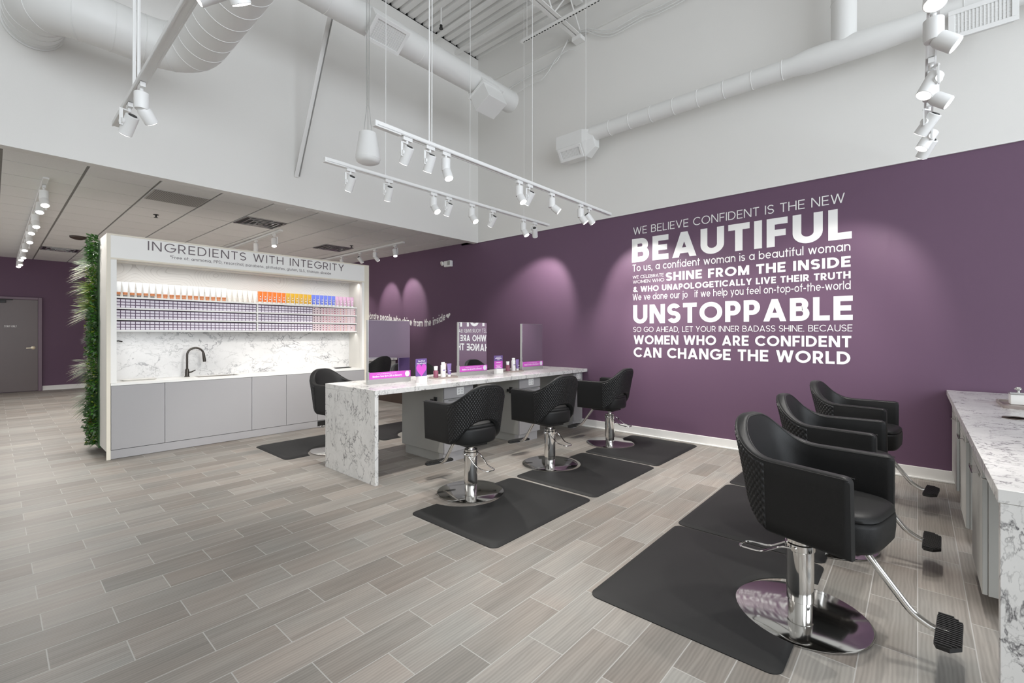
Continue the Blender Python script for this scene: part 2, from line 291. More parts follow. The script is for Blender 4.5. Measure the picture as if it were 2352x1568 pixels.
# ------------------------------------------------------------------ stroke lettering
def glyph(ch, w):
    e = w / 2; x = 0.72
    V = lambda X, a=0, b=1: ('l', X, a, X, b); Hb = lambda Y, a, b: ('l', a, Y, b, Y)
    D = lambda a, b, c, d, lo=0, hi=1: ('d', a, b, c, d, lo, hi); O = lambda a, b, rx, ry, s=0, t=360: ('a', a, b, rx, ry, s, t)
    def small_o(W_): return O(W_ / 2, x / 2, W_ / 2 - e, x / 2 - e)
    def nar(x0, x1): return [O((x0 + x1) / 2, 0.40, (x1 - x0) / 2, x - e - 0.40, 0, 180), V(x1, 0, 0.40)]
    def ess(W_, h): q = (h - 2 * e) / 4; return [O(W_ / 2, h - e - q, W_ / 2 - e, q, 25, 270), O(W_ / 2, e + q, W_ / 2 - e, q, -155, 90)]
    T = {
     'A': (.86, [D(e * 1.1, 0, .43, 1.0), D(.86 - e * 1.1, 0, .43, 1.0), Hb(.27, .2, .66)]),
     'B': (.68, [V(e), Hb(1 - e, e, .38), Hb(.53, e, .40), Hb(e, e, .40), O(.37, (1.53 - e) / 2, .27 - e, (.47 - e) / 2, -90, 90), O(.39, (.53 + e) / 2, .29 - e, (.53 - e) / 2, -90, 90)]),
     'C': (.86, [O(.5, .5, .5 - e, .5 - e, 42, 318)]), 'D': (.80, [V(e), Hb(1 - e, e, .33), Hb(e, e, .33), O(.32, .5, .48 - e, .5 - e, -90, 90)]),
     'E': (.60, [V(e), Hb(1 - e, e, .60), Hb(.5, e, .55), Hb(e, e, .60)]), 'F': (.57, [V(e), Hb(1 - e, e, .57), Hb(.48, e, .52)]),
     'G': (.94, [O(.5, .5, .5 - e, .5 - e, 42, 360), Hb(.46, .52, 1 - .02)]), 'H': (.76, [V(e), V(.76 - e), Hb(.5, e, .76 - e)]),
     'I': (w, [V(e)]), 'J': (.5, [V(.5 - e, .28, 1), O(.25, .28, .25 - e, .28 - e, 180, 360)]),
     'K': (.70, [V(e), D(e, .30, .66 - e * .4, 1), D(.26, .60, .70 - e, 0)]), 'L': (.55, [V(e), Hb(e, e, .55)]),
     'M': (.92, [V(e), V(.92 - e), D(e * 1.1, 1, .46, .12), D(.92 - e * 1.1, 1, .46, .12)]), 'N': (.78, [V(e), V(.78 - e), D(e * 1.2, 1, .78 - e * 1.2, 0)]),
     'O': (1.0, [O(.5, .5, .5 - e, .5 - e)]), 'P': (.64, [V(e), Hb(1 - e, e, .35), Hb(.42, e, .35), O(.34, (1.42 - e) / 2, .30 - e, (.58 - e) / 2, -90, 90)]),
     'Q': (1.0, [O(.5, .5, .5 - e, .5 - e), D(.6, .3, .95, 0)]),
     'R': (.67, [V(e), Hb(1 - e, e, .35), Hb(.42, e, .35), O(.34, (1.42 - e) / 2, .30 - e, (.58 - e) / 2, -90, 90), D(.30, .46, .66 - e, 0, 0, .46)]),
     'S': (.64, ess(.64, 1)), 'T': (.64, [V(.32), Hb(1 - e, 0, .64)]), 'U': (.76, [V(e, .37), V(.76 - e, .37), O(.38, .37, .38 - e, .37 - e, 180, 360)]),
     'V': (.82, [D(e, 1, .41, 0), D(.82 - e, 1, .41, 0)]), 'W': (1.18, [D(e, 1, .32, 0), D(.59, 1, .32, 0), D(.59, 1, .86, 0), D(1.18 - e, 1, .86, 0)]),
     'Y': (.76, [D(e, 1, .38, .40, .40), D(.76 - e, 1, .38, .40, .40), V(.38, 0, .46)]),
     '&': (.80, [O(.34, .77, .19 - e * .5, .23 - e, 0, 360), D(.24, .66, .74, 0), O(.31, .28, .31 - e, .28 - e, 75, 350)]),
     '.': (w * 1.2, [('l', e, 0, e, w)]), ',': (w * 1.2, [D(e * 1.2, w, e * .5, -.16, -.16, w)]), '-': (.36, [Hb(.37, .0, .36)]), ':': (w, [('l', e, 0, e, w), ('l', e, .5, e, .5 + w)]),
     "'": (w, [V(e, .72, 1)]), '!': (w, [V(e, .28, 1), V(e, 0, w)]), '*': (.3, [V(.15, .66, 1.0), D(.02, .74, .28, .92, .6, 1.05), D(.28, .74, .02, .92, .6, 1.05)]),
     '0': (.66, [O(.33, .5, .33 - e, .5 - e)]), '2': (.62, [O(.31, .68, .31 - e, .32 - e, -15, 170), D(.57, .60, .10, .06, .02, .62), Hb(e, .02, .62)]),
     '5': (.62, [O(.29, .33, .33 - e, .33 - e, -150, 115), V(.12, .55, 1), Hb(1 - e, .06, .56)]), '%': (.9, [O(.2, .76, .2 - e, .24 - e), O(.7, .24, .2 - e, .24 - e), D(.2, 0, .7, 1)]), '$': (.64, ess(.64, 1) + [V(.32, -.12, 1.12)]),
     'a': (.72, [small_o(.70), V(.72 - e, 0, x)]), 'b': (.74, [V(e, 0, 1.02), O(.38, x / 2, .36 - e, x / 2 - e)]), 'c': (.60, [O(.35, x / 2, .35 - e, x / 2 - e, 45, 315)]),
     'd': (.74, [V(.74 - e, 0, 1.02), O(.36, x / 2, .36 - e, x / 2 - e)]), 'e': (.70, [O(.35, x / 2, .35 - e, x / 2 - e, 0, 318), Hb(x / 2 - .01, e, .70 - e * .4)]),
     'f': (.38, [V(.17, 0, .80), O(.33, .80, .16, .22 - e, 95, 180), Hb(x - e, 0, .38)]), 'g': (.72, [small_o(.70), V(.72 - e, 0, x), O(.36, .0, .36 - e, .27 - e, 200, 360)]),
     'h': (.64, [V(e, 0, 1.02)] + nar(e, .64 - e)), 'i': (w, [V(e, 0, x), V(e, .88, .88 + w)]), 'j': (w + .1, [V(.1 + e, -.06, x), V(.1 + e, .88, .88 + w), O(.02, -.06, .08 + e, .2 - e, 270, 360)]),
     'k': (.6, [V(e, 0, 1.02), D(e, .22, .56 - e, x, 0, x), D(.2, .40, .6 - e, 0, 0, x)]), 'l': (w, [V(e, 0, 1.02)]), 'm': (1.04, [V(e, 0, x)] + nar(e, .52) + nar(.52, 1.04 - e)),
     'n': (.64, [V(e, 0, x)] + nar(e, .64 - e)), 'o': (.70, [small_o(.70)]), 'p': (.74, [V(e, -.27, x), O(.38, x / 2, .36 - e, x / 2 - e)]), 'r': (.38, [V(e, 0, x), O(.36, .36, .36 - e, x - e - .36, 82, 180)]),
     's': (.52, ess(.52, x)), 't': (.40, [V(.17, 0, .93), Hb(x - e, 0, .40)]), 'u': (.64, [V(e, .34, x), V(.64 - e, 0, x), O(.32, .34, .32 - e, .34 - e, 180, 360)]),
     'v': (.64, [D(e, x, .32, 0, 0, x), D(.64 - e, x, .32, 0, 0, x)]), 'w': (.98, [D(e, x, .27, 0, 0, x), D(.49, x, .27, 0, 0, x), D(.49, x, .71, 0, 0, x), D(.98 - e, x, .71, 0, 0, x)]),
     'x': (.62, [D(e, x, .62 - e, 0, 0, x), D(.62 - e, x, e, 0, 0, x)]), 'y': (.64, [D(e, x, .34, 0, 0, x), D(.64 - e, x, .20, -.27, -.27, x)]), ' ': (.30, [])}
    return T.get(ch, T[' '])
def clip(poly, lo, hi):
    for s, k in ((1, lo), (-1, -hi)):
        out = []
        for a, b in zip(poly, poly[1:] + poly[:1]):
            da, db = s * a[1] - k, s * b[1] - k
            if da >= 0: out.append(a)
            if (da >= 0) != (db >= 0): t = da / (da - db); out.append((a[0] + (b[0] - a[0]) * t, a[1] + (b[1] - a[1]) * t))
        poly = out
        if not poly: break
    return poly
def text_polys(txt, w=0.12, space=0.12):
    out = []; X = 0
    for ch in txt:
        W_, st = glyph(ch, w)
        for s in st:
            if s[0] == 'l':
                _, a, b, c, d = s; e = w / 2
                p = [(a - e, b), (a + e, b), (a + e, d), (a - e, d)] if a == c else [(a, b - e), (c, b - e), (c, b + e), (a, b + e)]
                out.append([(X + q[0], q[1]) for q in p])
            elif s[0] == 'd':
                _, a, b, c, d, lo, hi = s; L_ = hypot(c - a, d - b); ux, uy = (c - a) / L_, (d - b) / L_; k = w * 0.6; a, b, c, d = a - ux * k, b - uy * k, c + ux * k, d + uy * k
                nx, ny = -uy * w / 2, ux * w / 2
                p = clip([(a + nx, b + ny), (c + nx, d + ny), (c - nx, d - ny), (a - nx, b - ny)], lo, hi)
                if len(p) > 2: out.append([(X + q[0], q[1]) for q in p])
            else:
                _, cx_, cy_, rx, ry, a0, a1 = s; n = max(4, int(abs(a1 - a0) / 12)); e = w / 2
                def pt(t, o): t = radians(t); return (X + cx_ + (rx + o) * cos(t), cy_ + (ry + o) * sin(t))
                for i in range(n):
                    t0 = a0 + (a1 - a0) * i / n; t1 = a0 + (a1 - a0) * (i + 1) / n; out.append([pt(t0, e), pt(t1, e), pt(t1, -e), pt(t0, -e)])
        X += W_ + space
    return out, X - space
def letters(g, txt, o, u, v, width, cap, w=0.12, space=0.12, m=0, align=None):
    # letters on the plane at o spanned by u (reading direction) and v (up); width is the finished line width, cap the capital height
    P_, nat = text_polys(txt, w, space); o, u, v = Vector(o), Vector(u), Vector(v); k = width / nat
    nrm = u.cross(v)
    for i, p in enumerate(P_):                        # overlapping strokes step forward by a hair so that no two faces coincide
        q = o + nrm * (0.00012 * (i % 9))
        if sum(a * d - c * b for (a, b), (c, d) in zip(p, p[1:] + p[:1])) < 0: p = p[::-1]
        g.add([tuple(q + u * (a * k) + v * (b * cap)) for a, b in p], [tuple(range(len(p)))], m)
    return g
# ------------------------------------------------------------------ the room shell
XW, YS, YD = 6.0, 6.13, 16.4
def zc(y): return 3.15 + (y - 6.25) * 0.0105         # lay-in ceiling plane tilted slightly to fit image coordinates near and far
struct('floor', G().box(-5, XW, -5, YD, -0.1, 0), 'floor', label='grey wood-look plank tile floor')
g = G().box(XW, XW + 0.15, -5, YD, 0, 3.11, 0); g.box(XW, XW + 0.15, 6.25, YD, 3.11, 3.4, 0)
g.box(XW - 0.012, XW + 0.15, -5, 6.13, 3.112, 6.62, 1); g.box(XW, XW + 0.15, 6.13, 6.6, 3.112, 6.62, 1)
struct('wall_right', g, ['purple', 'white'], label='right wall, purple below and white above')
struct('wall_far', G().box(-5, XW + 0.15, YD, YD + 0.15, 0, 3.5), 'purple')
g = G().box(-5, XW - 0.001, YS, 6.25, 3.11, 6.5)
struct('wall_soffit', g, 'white', label='high white bulkhead wall above the lay-in ceiling')
struct('wall_left', G().box(-5.15, -5, -5, 6.6, 0, 6.62).box(-5.15, -5, 6.6, 15.4, 3.1, 6.62).box(-5.15, -5, 6.6, 15.4, 0, 0.1).box(-5.15, -5, 15.4, YD, 0, 6.62), 'white')
g = G().box(-5.15, -4.5, -5.15, -5, 0, 6.62).box(4.6, XW + 0.15, -5.15, -5, 0, 6.62).box(1.3, 1.4, -5.15, -5, 0, 5.4).box(-4.5, 4.6, -5.15, -5, 5.4, 6.62).box(-4.5, 4.6, -5.15, -5, 0, 0.1)
struct('wall_back', g, 'white')
for i, (a, b, zt_) in enumerate((((-5.08, -5.07), (6.6, 15.4), 3.1), ((-4.5, 1.3), (-5.08, -5.07), 5.4), ((1.4, 4.6), (-5.08, -5.07), 5.4))):  # first one is unseen side glazing added with the rear fill light
    w = struct('window_%d' % (i + 1), G().box(a[0], a[1], b[0], b[1], 0.1, zt_), 'pane')
    fr = G()
    if i == 0:
        for y in (6.6, 9.5, 12.4, 15.34): fr.box(-5.1, -5.05, y, y + 0.06, 0.1, zt_)
    else:
        for x in (a[0], (a[0] + a[1]) / 2, a[1] - 0.06): fr.box(x, x + 0.06, -5.1, -5.05, 0.1, zt_)
        fr.box(a[0], a[1], -5.1, -5.05, 2.9, 2.96)
    obj('window_frame', fr, 'alu', w)
# lay-in ceiling: tiles between dark recessed tees
tiles, tees = G(), G()
x = 0.055 - 0.611 * 9
ys = [6.25] + [6.86 + 0.61 * i for i in range(16)] + [YD]
while x < XW:
    for y0, y1 in zip(ys, ys[1:]):
        a, b = x + 0.013, min(x + 0.598, XW)
        if b > -5 and b > a:
            a = max(a, -5); p = [(a, y0 + 0.007), (b, y0 + 0.007), (b, y1 - 0.007), (a, y1 - 0.007)]
            tiles.add([(q[0], q[1], zc(q[1])) for q in p] + [(q[0], q[1], zc(q[1]) + 0.03) for q in p], [(0, 3, 2, 1), (4, 5, 6, 7), (0, 1, 5, 4), (1, 2, 6, 5), (2, 3, 7, 6), (3, 0, 4, 7)])
    x += 0.611
p = [(-5, 6.2), (XW, 6.2), (XW, YD), (-5, YD)]
tees.add([(q[0], q[1], zc(q[1]) + 0.012) for q in p] + [(q[0], q[1], zc(q[1]) + 0.10) for q in p], [(0, 3, 2, 1), (4, 5, 6, 7), (0, 1, 5, 4), (1, 2, 6, 5), (2, 3, 7, 6), (3, 0, 4, 7)])
c = struct('ceiling_lower', tiles, 'tile', smooth=0, label='lay-in ceiling of white tiles'); obj('ceiling_tee_grid', tees, 'tee', c, smooth=0)
# corrugated roof deck
prof = []; x = -5.0
while x < XW + 0.15:
    prof += [(x, 6.52), (x + 0.100, 6.52), (x + 0.108, 6.565), (x + 0.144, 6.565)]; x += 0.152
g = G(); n = len(prof)
g.add([(a, -5, z) for a, z in prof] + [(a, 6.5, z) for a, z in prof], [(i, i + 1, n + i + 1, n + i) for i in range(n - 1)], 0)
g.box(-5.15, XW + 0.15, -5.15, 6.6, 6.62, 6.7, 1); g.box(-5.0, XW - 0.02, YS + 0.012, 6.24, 6.501, 6.618, 1).box(-5.15, XW + 0.15, 6.5, 6.6, 6.3, 6.62, 1)  # top slab added to block sky; black closures paint shade into the flutes
struct('ceiling_upper', g, ['deck', 'dark'], smooth=0, label='corrugated metal roof deck painted grey-white')
struct('trim_1', G().box(XW - 0.02, XW - 0.001, -5, YS, 3.108, 3.122), 'base')
struct('trim_2', G().box(XW - 0.04, XW - 0.012, -5, YS, 5.965, 5.99), 'white')
struct('trim_3', G().box(-5, XW - 0.02, YS - 0.004, 6.254, 3.098, 3.112), 'white')
def baseboard(name, x0, x1, y0, y1, n):
    g = G()
    if n == 'x': g.box(x1 - 0.014, x1, y0, y1, 0, 0.115).box(x1 - 0.03, x1, y0, y1, 0, 0.018)
    else: g.box(x0, x1, y1 - 0.014, y1, 0, 0.115).box(x0, x1, y1 - 0.03, y1, 0, 0.018)
    struct(name, g, 'base', bevel=0.004)
baseboard('baseboard_right', 0, XW, -5, YD, 'x'); baseboard('baseboard_far', 0.83, XW - 0.03, 0, YD, 'y')
# staff door in the far wall
g = G().box(-0.36, -0.29, YD - 0.05, YD - 0.001, 0, 2.31).box(0.755, 0.825, YD - 0.05, YD - 0.001, 0, 2.31).box(-0.29, 0.755, YD - 0.05, YD - 0.001, 2.25, 2.31)
d = struct('door_1', g, 'frame', label='mauve frame and taupe staff door', bevel=0.006)
obj('door_panel', G().box(-0.285, 0.75, YD - 0.035, YD - 0.002, 0.012, 2.245), 'doorpaint', d)
g = G().lathe([(0, 0), (0.04, 0), (0.04, 0.012), (0.014, 0.016), (0.012, 0.05), (0, 0.05)], 20).tf(Matrix.Translation((0.67, YD - 0.035, 1.07)) @ Matrix.Rotation(pi / 2, 4, 'X'))
g.rod((0.68, YD - 0.08, 1.07), (0.55, YD - 0.08, 1.065), 0.016, 0.022)
obj('door_handle', g, 'brass', d)
obj('door_closer', G().box(0.0, 0.22, YD - 0.09, YD - 0.035, 2.16, 2.215).rod((0.02, YD - 0.1, 2.235), (0.33, YD - 0.1, 2.235), 0.012, 0.02), 'black', d, bevel=0.005)
g = G(); letters(g, 'STAFF ONLY', (0.192, YD - 0.0365, 1.575), (1, 0, 0), (0, 0, 1), 0.205, 0.045, 0.2, 0.1)
obj('door_lettering', g, 'letter', d, smooth=0, fix=False)
# ------------------------------------------------------------------ wall lettering
XL = XW - 0.003
q = thing('wall_quote', 'white vinyl wall quote headed BEAUTIFUL and UNSTOPPABLE on the purple wall', 'wall lettering', (XL, 1.77, 1.0))
LINES = [('WE BELIEVE CONFIDENT IS THE NEW', 3.012, 0.58, 2.808, 0.104, 0.105, 0.14), ('BEAUTIFUL', 3.031, 0.520, 2.419, 0.330, 0.225, 0.13),
 ('To us, a confident woman is a beautiful woman', 3.022, 0.532, 2.291, 0.098, 0.125, 0.12), ('WE CELEBRATE', 3.02, 2.567, 2.189, 0.042, 0.10, 0.12), ('WOMEN WHO', 3.017, 2.562, 2.121, 0.044, 0.10, 0.12),
 ('SHINE FROM THE INSIDE', 2.537, 0.53, 2.121, 0.114, 0.215, 0.13), ('& WHO UNAPOLOGETICALLY LIVE THEIR TRUTH', 3.012, 0.53, 1.998, 0.077, 0.21, 0.12),
 ('We ve done our jo   if we help you feel on-top-of-the-world', 3.02, 0.53, 1.884, 0.090, 0.12, 0.12), ('UNSTOPPABLE', 3.012, 0.512, 1.557, 0.258, 0.215, 0.12),
 ('SO GO AHEAD, LET YOUR INNER BADASS SHINE. BECAUSE', 3.012, 0.515, 1.438, 0.072, 0.105, 0.12), ('WOMEN WHO ARE CONFIDENT', 3.004, 0.524, 1.269, 0.122, 0.20, 0.12), ('CAN CHANGE THE WORLD', 3.006, 0.532, 1.087, 0.137, 0.20, 0.12)]
for t, y0, y1, z, cap, w, sp in LINES:
    nat = text_polys(t, w, sp)[1]; at = 0.0             # every word is a part of its own
    for wd in t.split(' '):
        if wd:
            ww = text_polys(wd, w, sp)[1]; k = (y0 - y1) / nat
            g = letters(G(), wd, (XL, y0 - at * k, z), (0, -1, 0), (0, 0, 1), ww * k, cap, w, sp); obj('word', g, 'letter', q, smooth=0, world=True, fix=False); at += ww + sp
        at += 0.30 + sp
q = thing('wall_slogan', 'curved white slogan ending in a small heart, far end of the purple wall', 'wall lettering', (XL, 8.4, 1.5))
def curve_z(y):
    K = [(10.6, 1.80), (9.7, 1.765), (9.149, 1.716), (8.691, 1.655), (8.35, 1.606), (8.0, 1.571), (7.69, 1.566), (7.445, 1.592), (7.164, 1.662), (6.9, 1.76)]
    for (a, za), (b, zb) in zip(K, K[1:]):
        if b <= y <= a: return za + (zb - za) * (a - y) / (a - b)
    return K[0][1] if y > K[0][0] else K[-1][1]
polys, nat = text_polys('We celebrate people who shine from the inside', 0.17, 0.10); Y0, Y1 = 10.42, 7.075; k = (Y0 - Y1) / nat; g = G()
for i_, p in enumerate(polys):
    cy = Y0 - k * sum(a for a, b in p) / len(p); g.add([(XL - 0.00012 * (i_ % 9), Y0 - a * k, curve_z(Y0 - a * k) + b * 0.155) for a, b in p], [tuple(range(len(p)))])
obj('text_line', g, 'letter', q, smooth=0, world=True, fix=False)
def heart(n=40): return [(16 * sin(t) ** 3 / 32, (13 * cos(t) - 5 * cos(2 * t) - 2 * cos(3 * t) - cos(4 * t)) / 32) for t in [2 * pi * i / n for i in range(n)]]
obj('heart', G().add([(XL, 6.99 - a * 0.13, 1.775 + b * 0.11 + a * 0.03) for a, b in heart()], [tuple(range(40))]), 'letter', q, smooth=0, world=True)
# ------------------------------------------------------------------ styling chairs
def make_chair():
    t = thing('styling_chair', '', 'chair', (0, 0, 0), 0, 'styling chairs')
    a, b, TH = 0.285, 0.280, 0.055
    def back_pt(ph):                                   # rounded-square plan of the back
        c, s = cos(ph), sin(ph); e = 2 / 2.45; x = a * abs(c) ** e * (1 if c > 0 else -1); y = -b * abs(s) ** e
        nx, ny = abs(x / a) ** 1.45 / a * (1 if c > 0 else -1), -abs(y / b) ** 1.45 / b; L_ = hypot(nx, ny)
        return (x, y, nx / L_, ny / L_, min(ph, pi - ph))
    PL = []                                            # plan curve from the right arm front round the back to the left arm front
    FR = [1, 0.997, 0.99, 0.978, 0.962, 0.942, 0.915, 0.87, 0.78, 0.65, 0.48, 0.3, 0.12]
    for f in FR: PL.append((a + 0.03 * f, 0.305 * f, 1, -0.09, 0))
    for i in range(49):
        ph = pi * i / 48; PL.append(back_pt(ph))
    for f in FR[::-1]: PL.append((-a - 0.03 * f, 0.305 * f, -1, -0.09, 0))
    def ss(v): v = max(0, min(1, v)); return v * v * (3 - 2 * v)
    def zt(th): return 0.815 + 0.165 * ss(th / 1.5)
    def zb(th): return 0.465 + 0.195 * sin(max(0, (th - 0.12) / (pi / 2 - 0.12)) * pi / 2) ** 1.15
    def lean(th): return 0.04 + 0.20 * sin(th)
    def outer(x, y, nx, ny, th, z, d): k = d + lean(th) * (zt(th) - z); return (x - nx * k, y - ny * k, z)
    loops = []; N = len(PL)
    for j, (x, y, nx, ny, th) in enumerate(PL):
        T, B = zt(th), zb(th); q_ = min(j, N - 1 - j); e = 0.305 * (1 - FR[q_]) if q_ < 13 else 0.3
        r_ = 0.03; cut = r_ - math.sqrt(max(0, r_ * r_ - (r_ - min(e, r_)) ** 2)); T2 = T - cut; c = 0.016; prof = []
        ease = 0.010 * (1 - min(1, e / 0.02))
        for k in range(7): prof.append((0, B + c + (T2 - B - 2 * c) * k / 6))
        for k in (1, 2): prof.append((c - c * cos(k * pi / 6), T2 - c + c * sin(k * pi / 6)))
        prof += [(c, T2), (TH - c, T2)]
        for k in (2, 1): prof.append((TH - c + c * cos(k * pi / 6), T2 - c + c * sin(k * pi / 6)))
        for k in range(7): prof.append((TH, T2 - c - (T2 - B - 2 * c) * k / 6))
        prof += [(TH - c * 0.5, B + c * 0.2), (TH - c, B), (c, B), (c * 0.5, B + c * 0.2)]
        loops.append([outer(x, y, nx, ny, th, z, min(max(d, ease), TH - ease)) for d, z in prof])
    sh = obj('shell', G().loops(loops), 'leather', t, smooth=50)
    # seams along both upper edges
    for d in (0.003, TH - 0.003):
        path = [outer(x, y, nx, ny, th, zt(th) - 0.010, d - 0.002 if d < 0.02 else d + 0.002) for x, y, nx, ny, th in PL[1:-1]]
        obj('seam', G().tube(path, 0.0022, 5), 'seam', sh)
    # quilted outer back
    Q = []; NU, NV = 250, 84; s0, s1 = 0.10, pi - 0.10; arc = 0.0; prev = None
    for i in range(NU + 1):
        ph = s0 + (s1 - s0) * i / NU; x, y, nx, ny, th = back_pt(ph)
        if prev: arc += hypot(x - prev[0], y - prev[1])
        prev = (x, y); row = []
        for k in range(NV + 1):
            f = k / NV; z = zb(th) + 0.010 + (zt(th) - 0.020 - zb(th) - 0.010) * f
            u, v = arc / 0.028, (z - 0.4) / 0.035; hgt = abs(sin(pi * (u + v) )) * abs(sin(pi * (u - v)))
            edge = min(1, min(i, NU - i) / 3, min(k, NV - k) / 2); d = -(0.0015 + 0.0070 * hgt ** 0.5) * edge + 0.003 * (1 - edge)
            row.append(outer(x, y, nx, ny, th, z, d))
        Q.append(row)
    g = G(); g.v = [p for r in Q for p in r]; w = NV + 1
    for i in range(NU):
        for k in range(NV): g.f.append((i * w + k, (i + 1) * w + k, (i + 1) * w + k + 1, i * w + k + 1)); g.m.append(0)
    obj('quilted_back', g, 'quilt', t, smooth=60)
    # seat cushion
    def seat_ring(s, z):
        out = []
        for i in range(48):
            q = 2 * pi * i / 48; cx_, sy = cos(q), sin(q); n = 2.6 if sy < 0 else 4.5
            x = 0.222 * (abs(cx_) ** (2 / n)) * (1 if cx_ > 0 else -1); y = (0.185 if sy < 0 else 0.36) * (abs(sy) ** (2 / n)) * (1 if sy > 0 else -1)
            out.append((x * s, (y - 0.05) * s + 0.05, z))
        return out
    st = obj('seat', G().loops([seat_ring(s, z) for s, z in ((0.86, 0.455), (0.95, 0.462), (0.985, 0.48), (1.0, 0.53), (1.0, 0.575), (0.99, 0.592), (0.965, 0.596), (0.99, 0.601), (0.975, 0.618), (0.93, 0.628), (0.80, 0.633), (0.4, 0.635))]), 'leather', t, smooth=70)
    obj('seat_plate', G().box(-0.11, 0.11, -0.10, 0.20, 0.425, 0.457), 'black', t, bevel=0.004)
    obj('piston', G().cyl((0, 0, 0.37), (0, 0, 0.43), 0.026, n=20), 'chrome', t)
    cy = obj('hydraulic_cylinder', G().lathe([(0.02, 0.383), (0.056, 0.385), (0.060, 0.381), (0.060, 0.078), (0.057, 0.076), (0.055, 0.074), (0.055, 0.014), (0.02, 0.013)], 40), 'chrome', t)
    bd = obj('base_disc', G().lathe([(0.02, 0), (0.292, 0), (0.300, 0.003), (0.300, 0.007), (0.292, 0.0105), (0.056, 0.014), (0.02, 0.014)], 96), 'brushed', t)
    p = arcpts([(0.066, 0.0, 0.345), (0.064, -0.06, 0.335), (0.056, -0.17, 0.262), (0.05, -0.29, 0.25), (-0.05, -0.29, 0.25), (-0.056, -0.17, 0.262), (-0.064, -0.06, 0.335), (-0.066, 0.0, 0.345)], 0.03, 4)
    lv = obj('pump_lever', G().tube(p, 0.0052, 8), 'chrome', t)
    obj('lever_collar', G().lathe([(0.060, 0.325), (0.066, 0.33), (0.066, 0.36), (0.060, 0.365)], 32).cyl((-0.078, 0, 0.345), (0.078, 0, 0.345), 0.012, n=12), 'chrome', lv)
    fr = obj('footrest', G().tube(arcpts([(0, 0.16, 0.447), (0, 0.235, 0.440), (0, 0.43, 0.185), (0, 0.50, 0.150), (0, 0.545, 0.150)], 0.06, 7), 0.0155, 14), 'chrome', t)
    hexa = [(-0.15, 0.512), (-0.12, 0.503), (0.12, 0.503), (0.15, 0.512), (0.15, 0.552), (0.105, 0.587), (-0.105, 0.587), (-0.15, 0.552)]
    g = G().prism(hexa, 0.145, 0.161)
    for i in range(17):
        x = -0.138 + i * 0.01725; y1 = 0.585 - max(0, abs(x) - 0.105) * 0.85; g.box(x - 0.0045, x + 0.0045, 0.506, y1, 0.161, 0.167)
    obj('foot_pad', g, 'rubber', fr)
    return t
chair0 = make_chair()
CH = [(2.70, 0.445, 168, 'nearest black styling chair, alone at the right front, facing the marble counter'),
      (3.78, 0.480, 178, 'middle styling chair of the right-hand row, partly behind the nearest one'),
      (5.02, 0.460, 174, 'farthest styling chair of the right-hand row, next to the purple wall'),
      (2.84, 3.00, -8, 'black quilted chair with its back to us at the near end of the marble table'),
      (4.02, 3.00, -10, 'black quilted chair with its back to us at the middle of the marble table'),
      (5.30, 2.99, 0, 'black quilted chair with its back to us at the wall end of the marble table'),
      (2.79, 5.33, 180 + 14, 'black chair behind the marble table, in front of the grey cabinet doors'),
      (4.28, 5.30, 186, 'chair behind the table, only its back showing beside the first mirror'),
      (5.25, 5.30, 180, 'chair behind the table, just a sliver showing right of the middle mirror')]
for i, (x, y, r, lab) in enumerate(CH):
    if i == 0: chair0.location = (x, y, 0); chair0.rotation_euler = (0, 0, radians(r)); chair0['label'] = lab
    else: dup(chair0, (x, y, 0), radians(r), lab)
for o in kids(chair0):                                 # footrest turned apart from the seat it is fixed to, to fit image coordinates
    if o.name.startswith('footrest'): o.rotation_euler = (0, 0, radians(8))
# ------------------------------------------------------------------ mats under the chairs
def make_mat():
    W_, D_, R_ = 0.605, 0.4575, 0.335                 # half width, half depth, cut-out for the chair base (on the +y side)
    def outline(inset):
        x1, y1, r = W_ - inset, D_ - inset, 0.055; p = []
        def corner(cx_, cy_, a0): return [(cx_ + r * cos(radians(a0 + 90 * k / 6)), cy_ + r * sin(radians(a0 + 90 * k / 6))) for k in range(7)]
        p += corner(-x1 + r, -y1 + r, 180) + corner(x1 - r, -y1 + r, 270) + corner(x1 - r, y1 - r, 0)
        rr = R_ + inset; yy = 0.48; a = math.asin((yy - y1) / rr)
        p += [(rr * cos(-a - (pi - 2 * a) * k / 24), yy + rr * sin(-a - (pi - 2 * a) * k / 24)) for k in range(25)]
        p += corner(-x1 + r, y1 - r, 90); return p
    g = G().loops([[(x, y, z) for x, y in outline(i)] for i, z in ((0, 0), (0, 0.004), (0.02, 0.014), (0.03, 0.017))])
    return obj('anti_fatigue_mat', g, 'mat', smooth=30)
m0 = make_mat()
for i, (x, y, r, lab) in enumerate([(2.74, 0.878, 180, 'large black floor mat in the right foreground under the nearest chair'), (3.965, 0.885, 180, 'black floor mat under the middle chair of the right-hand row'), (5.21, 0.885, 180, 'black floor mat under the right-hand row chair by the purple wall'),
        (2.775, 2.53, 0, 'black floor mat under the near chair on our side of the table'), (4.03, 2.53, 0, 'black floor mat under the middle chair on our side of the table'), (5.285, 2.53, 0, 'black floor mat next to the baseboard under the table-end chair'),
        (2.775, 5.74, 180, 'black floor mat behind the marble table leg, before the grey cabinets'), (4.03, 5.74, 180, 'black floor mat seen through the opening under the marble table')]):
    o = m0 if i == 0 else m0.copy()
    if i: COL.objects.link(o)
    o.location = (x, y, 0); o.rotation_euler = (0, 0, radians(r)); tag(o, lab, 'floor mat', 'anti-fatigue mats')
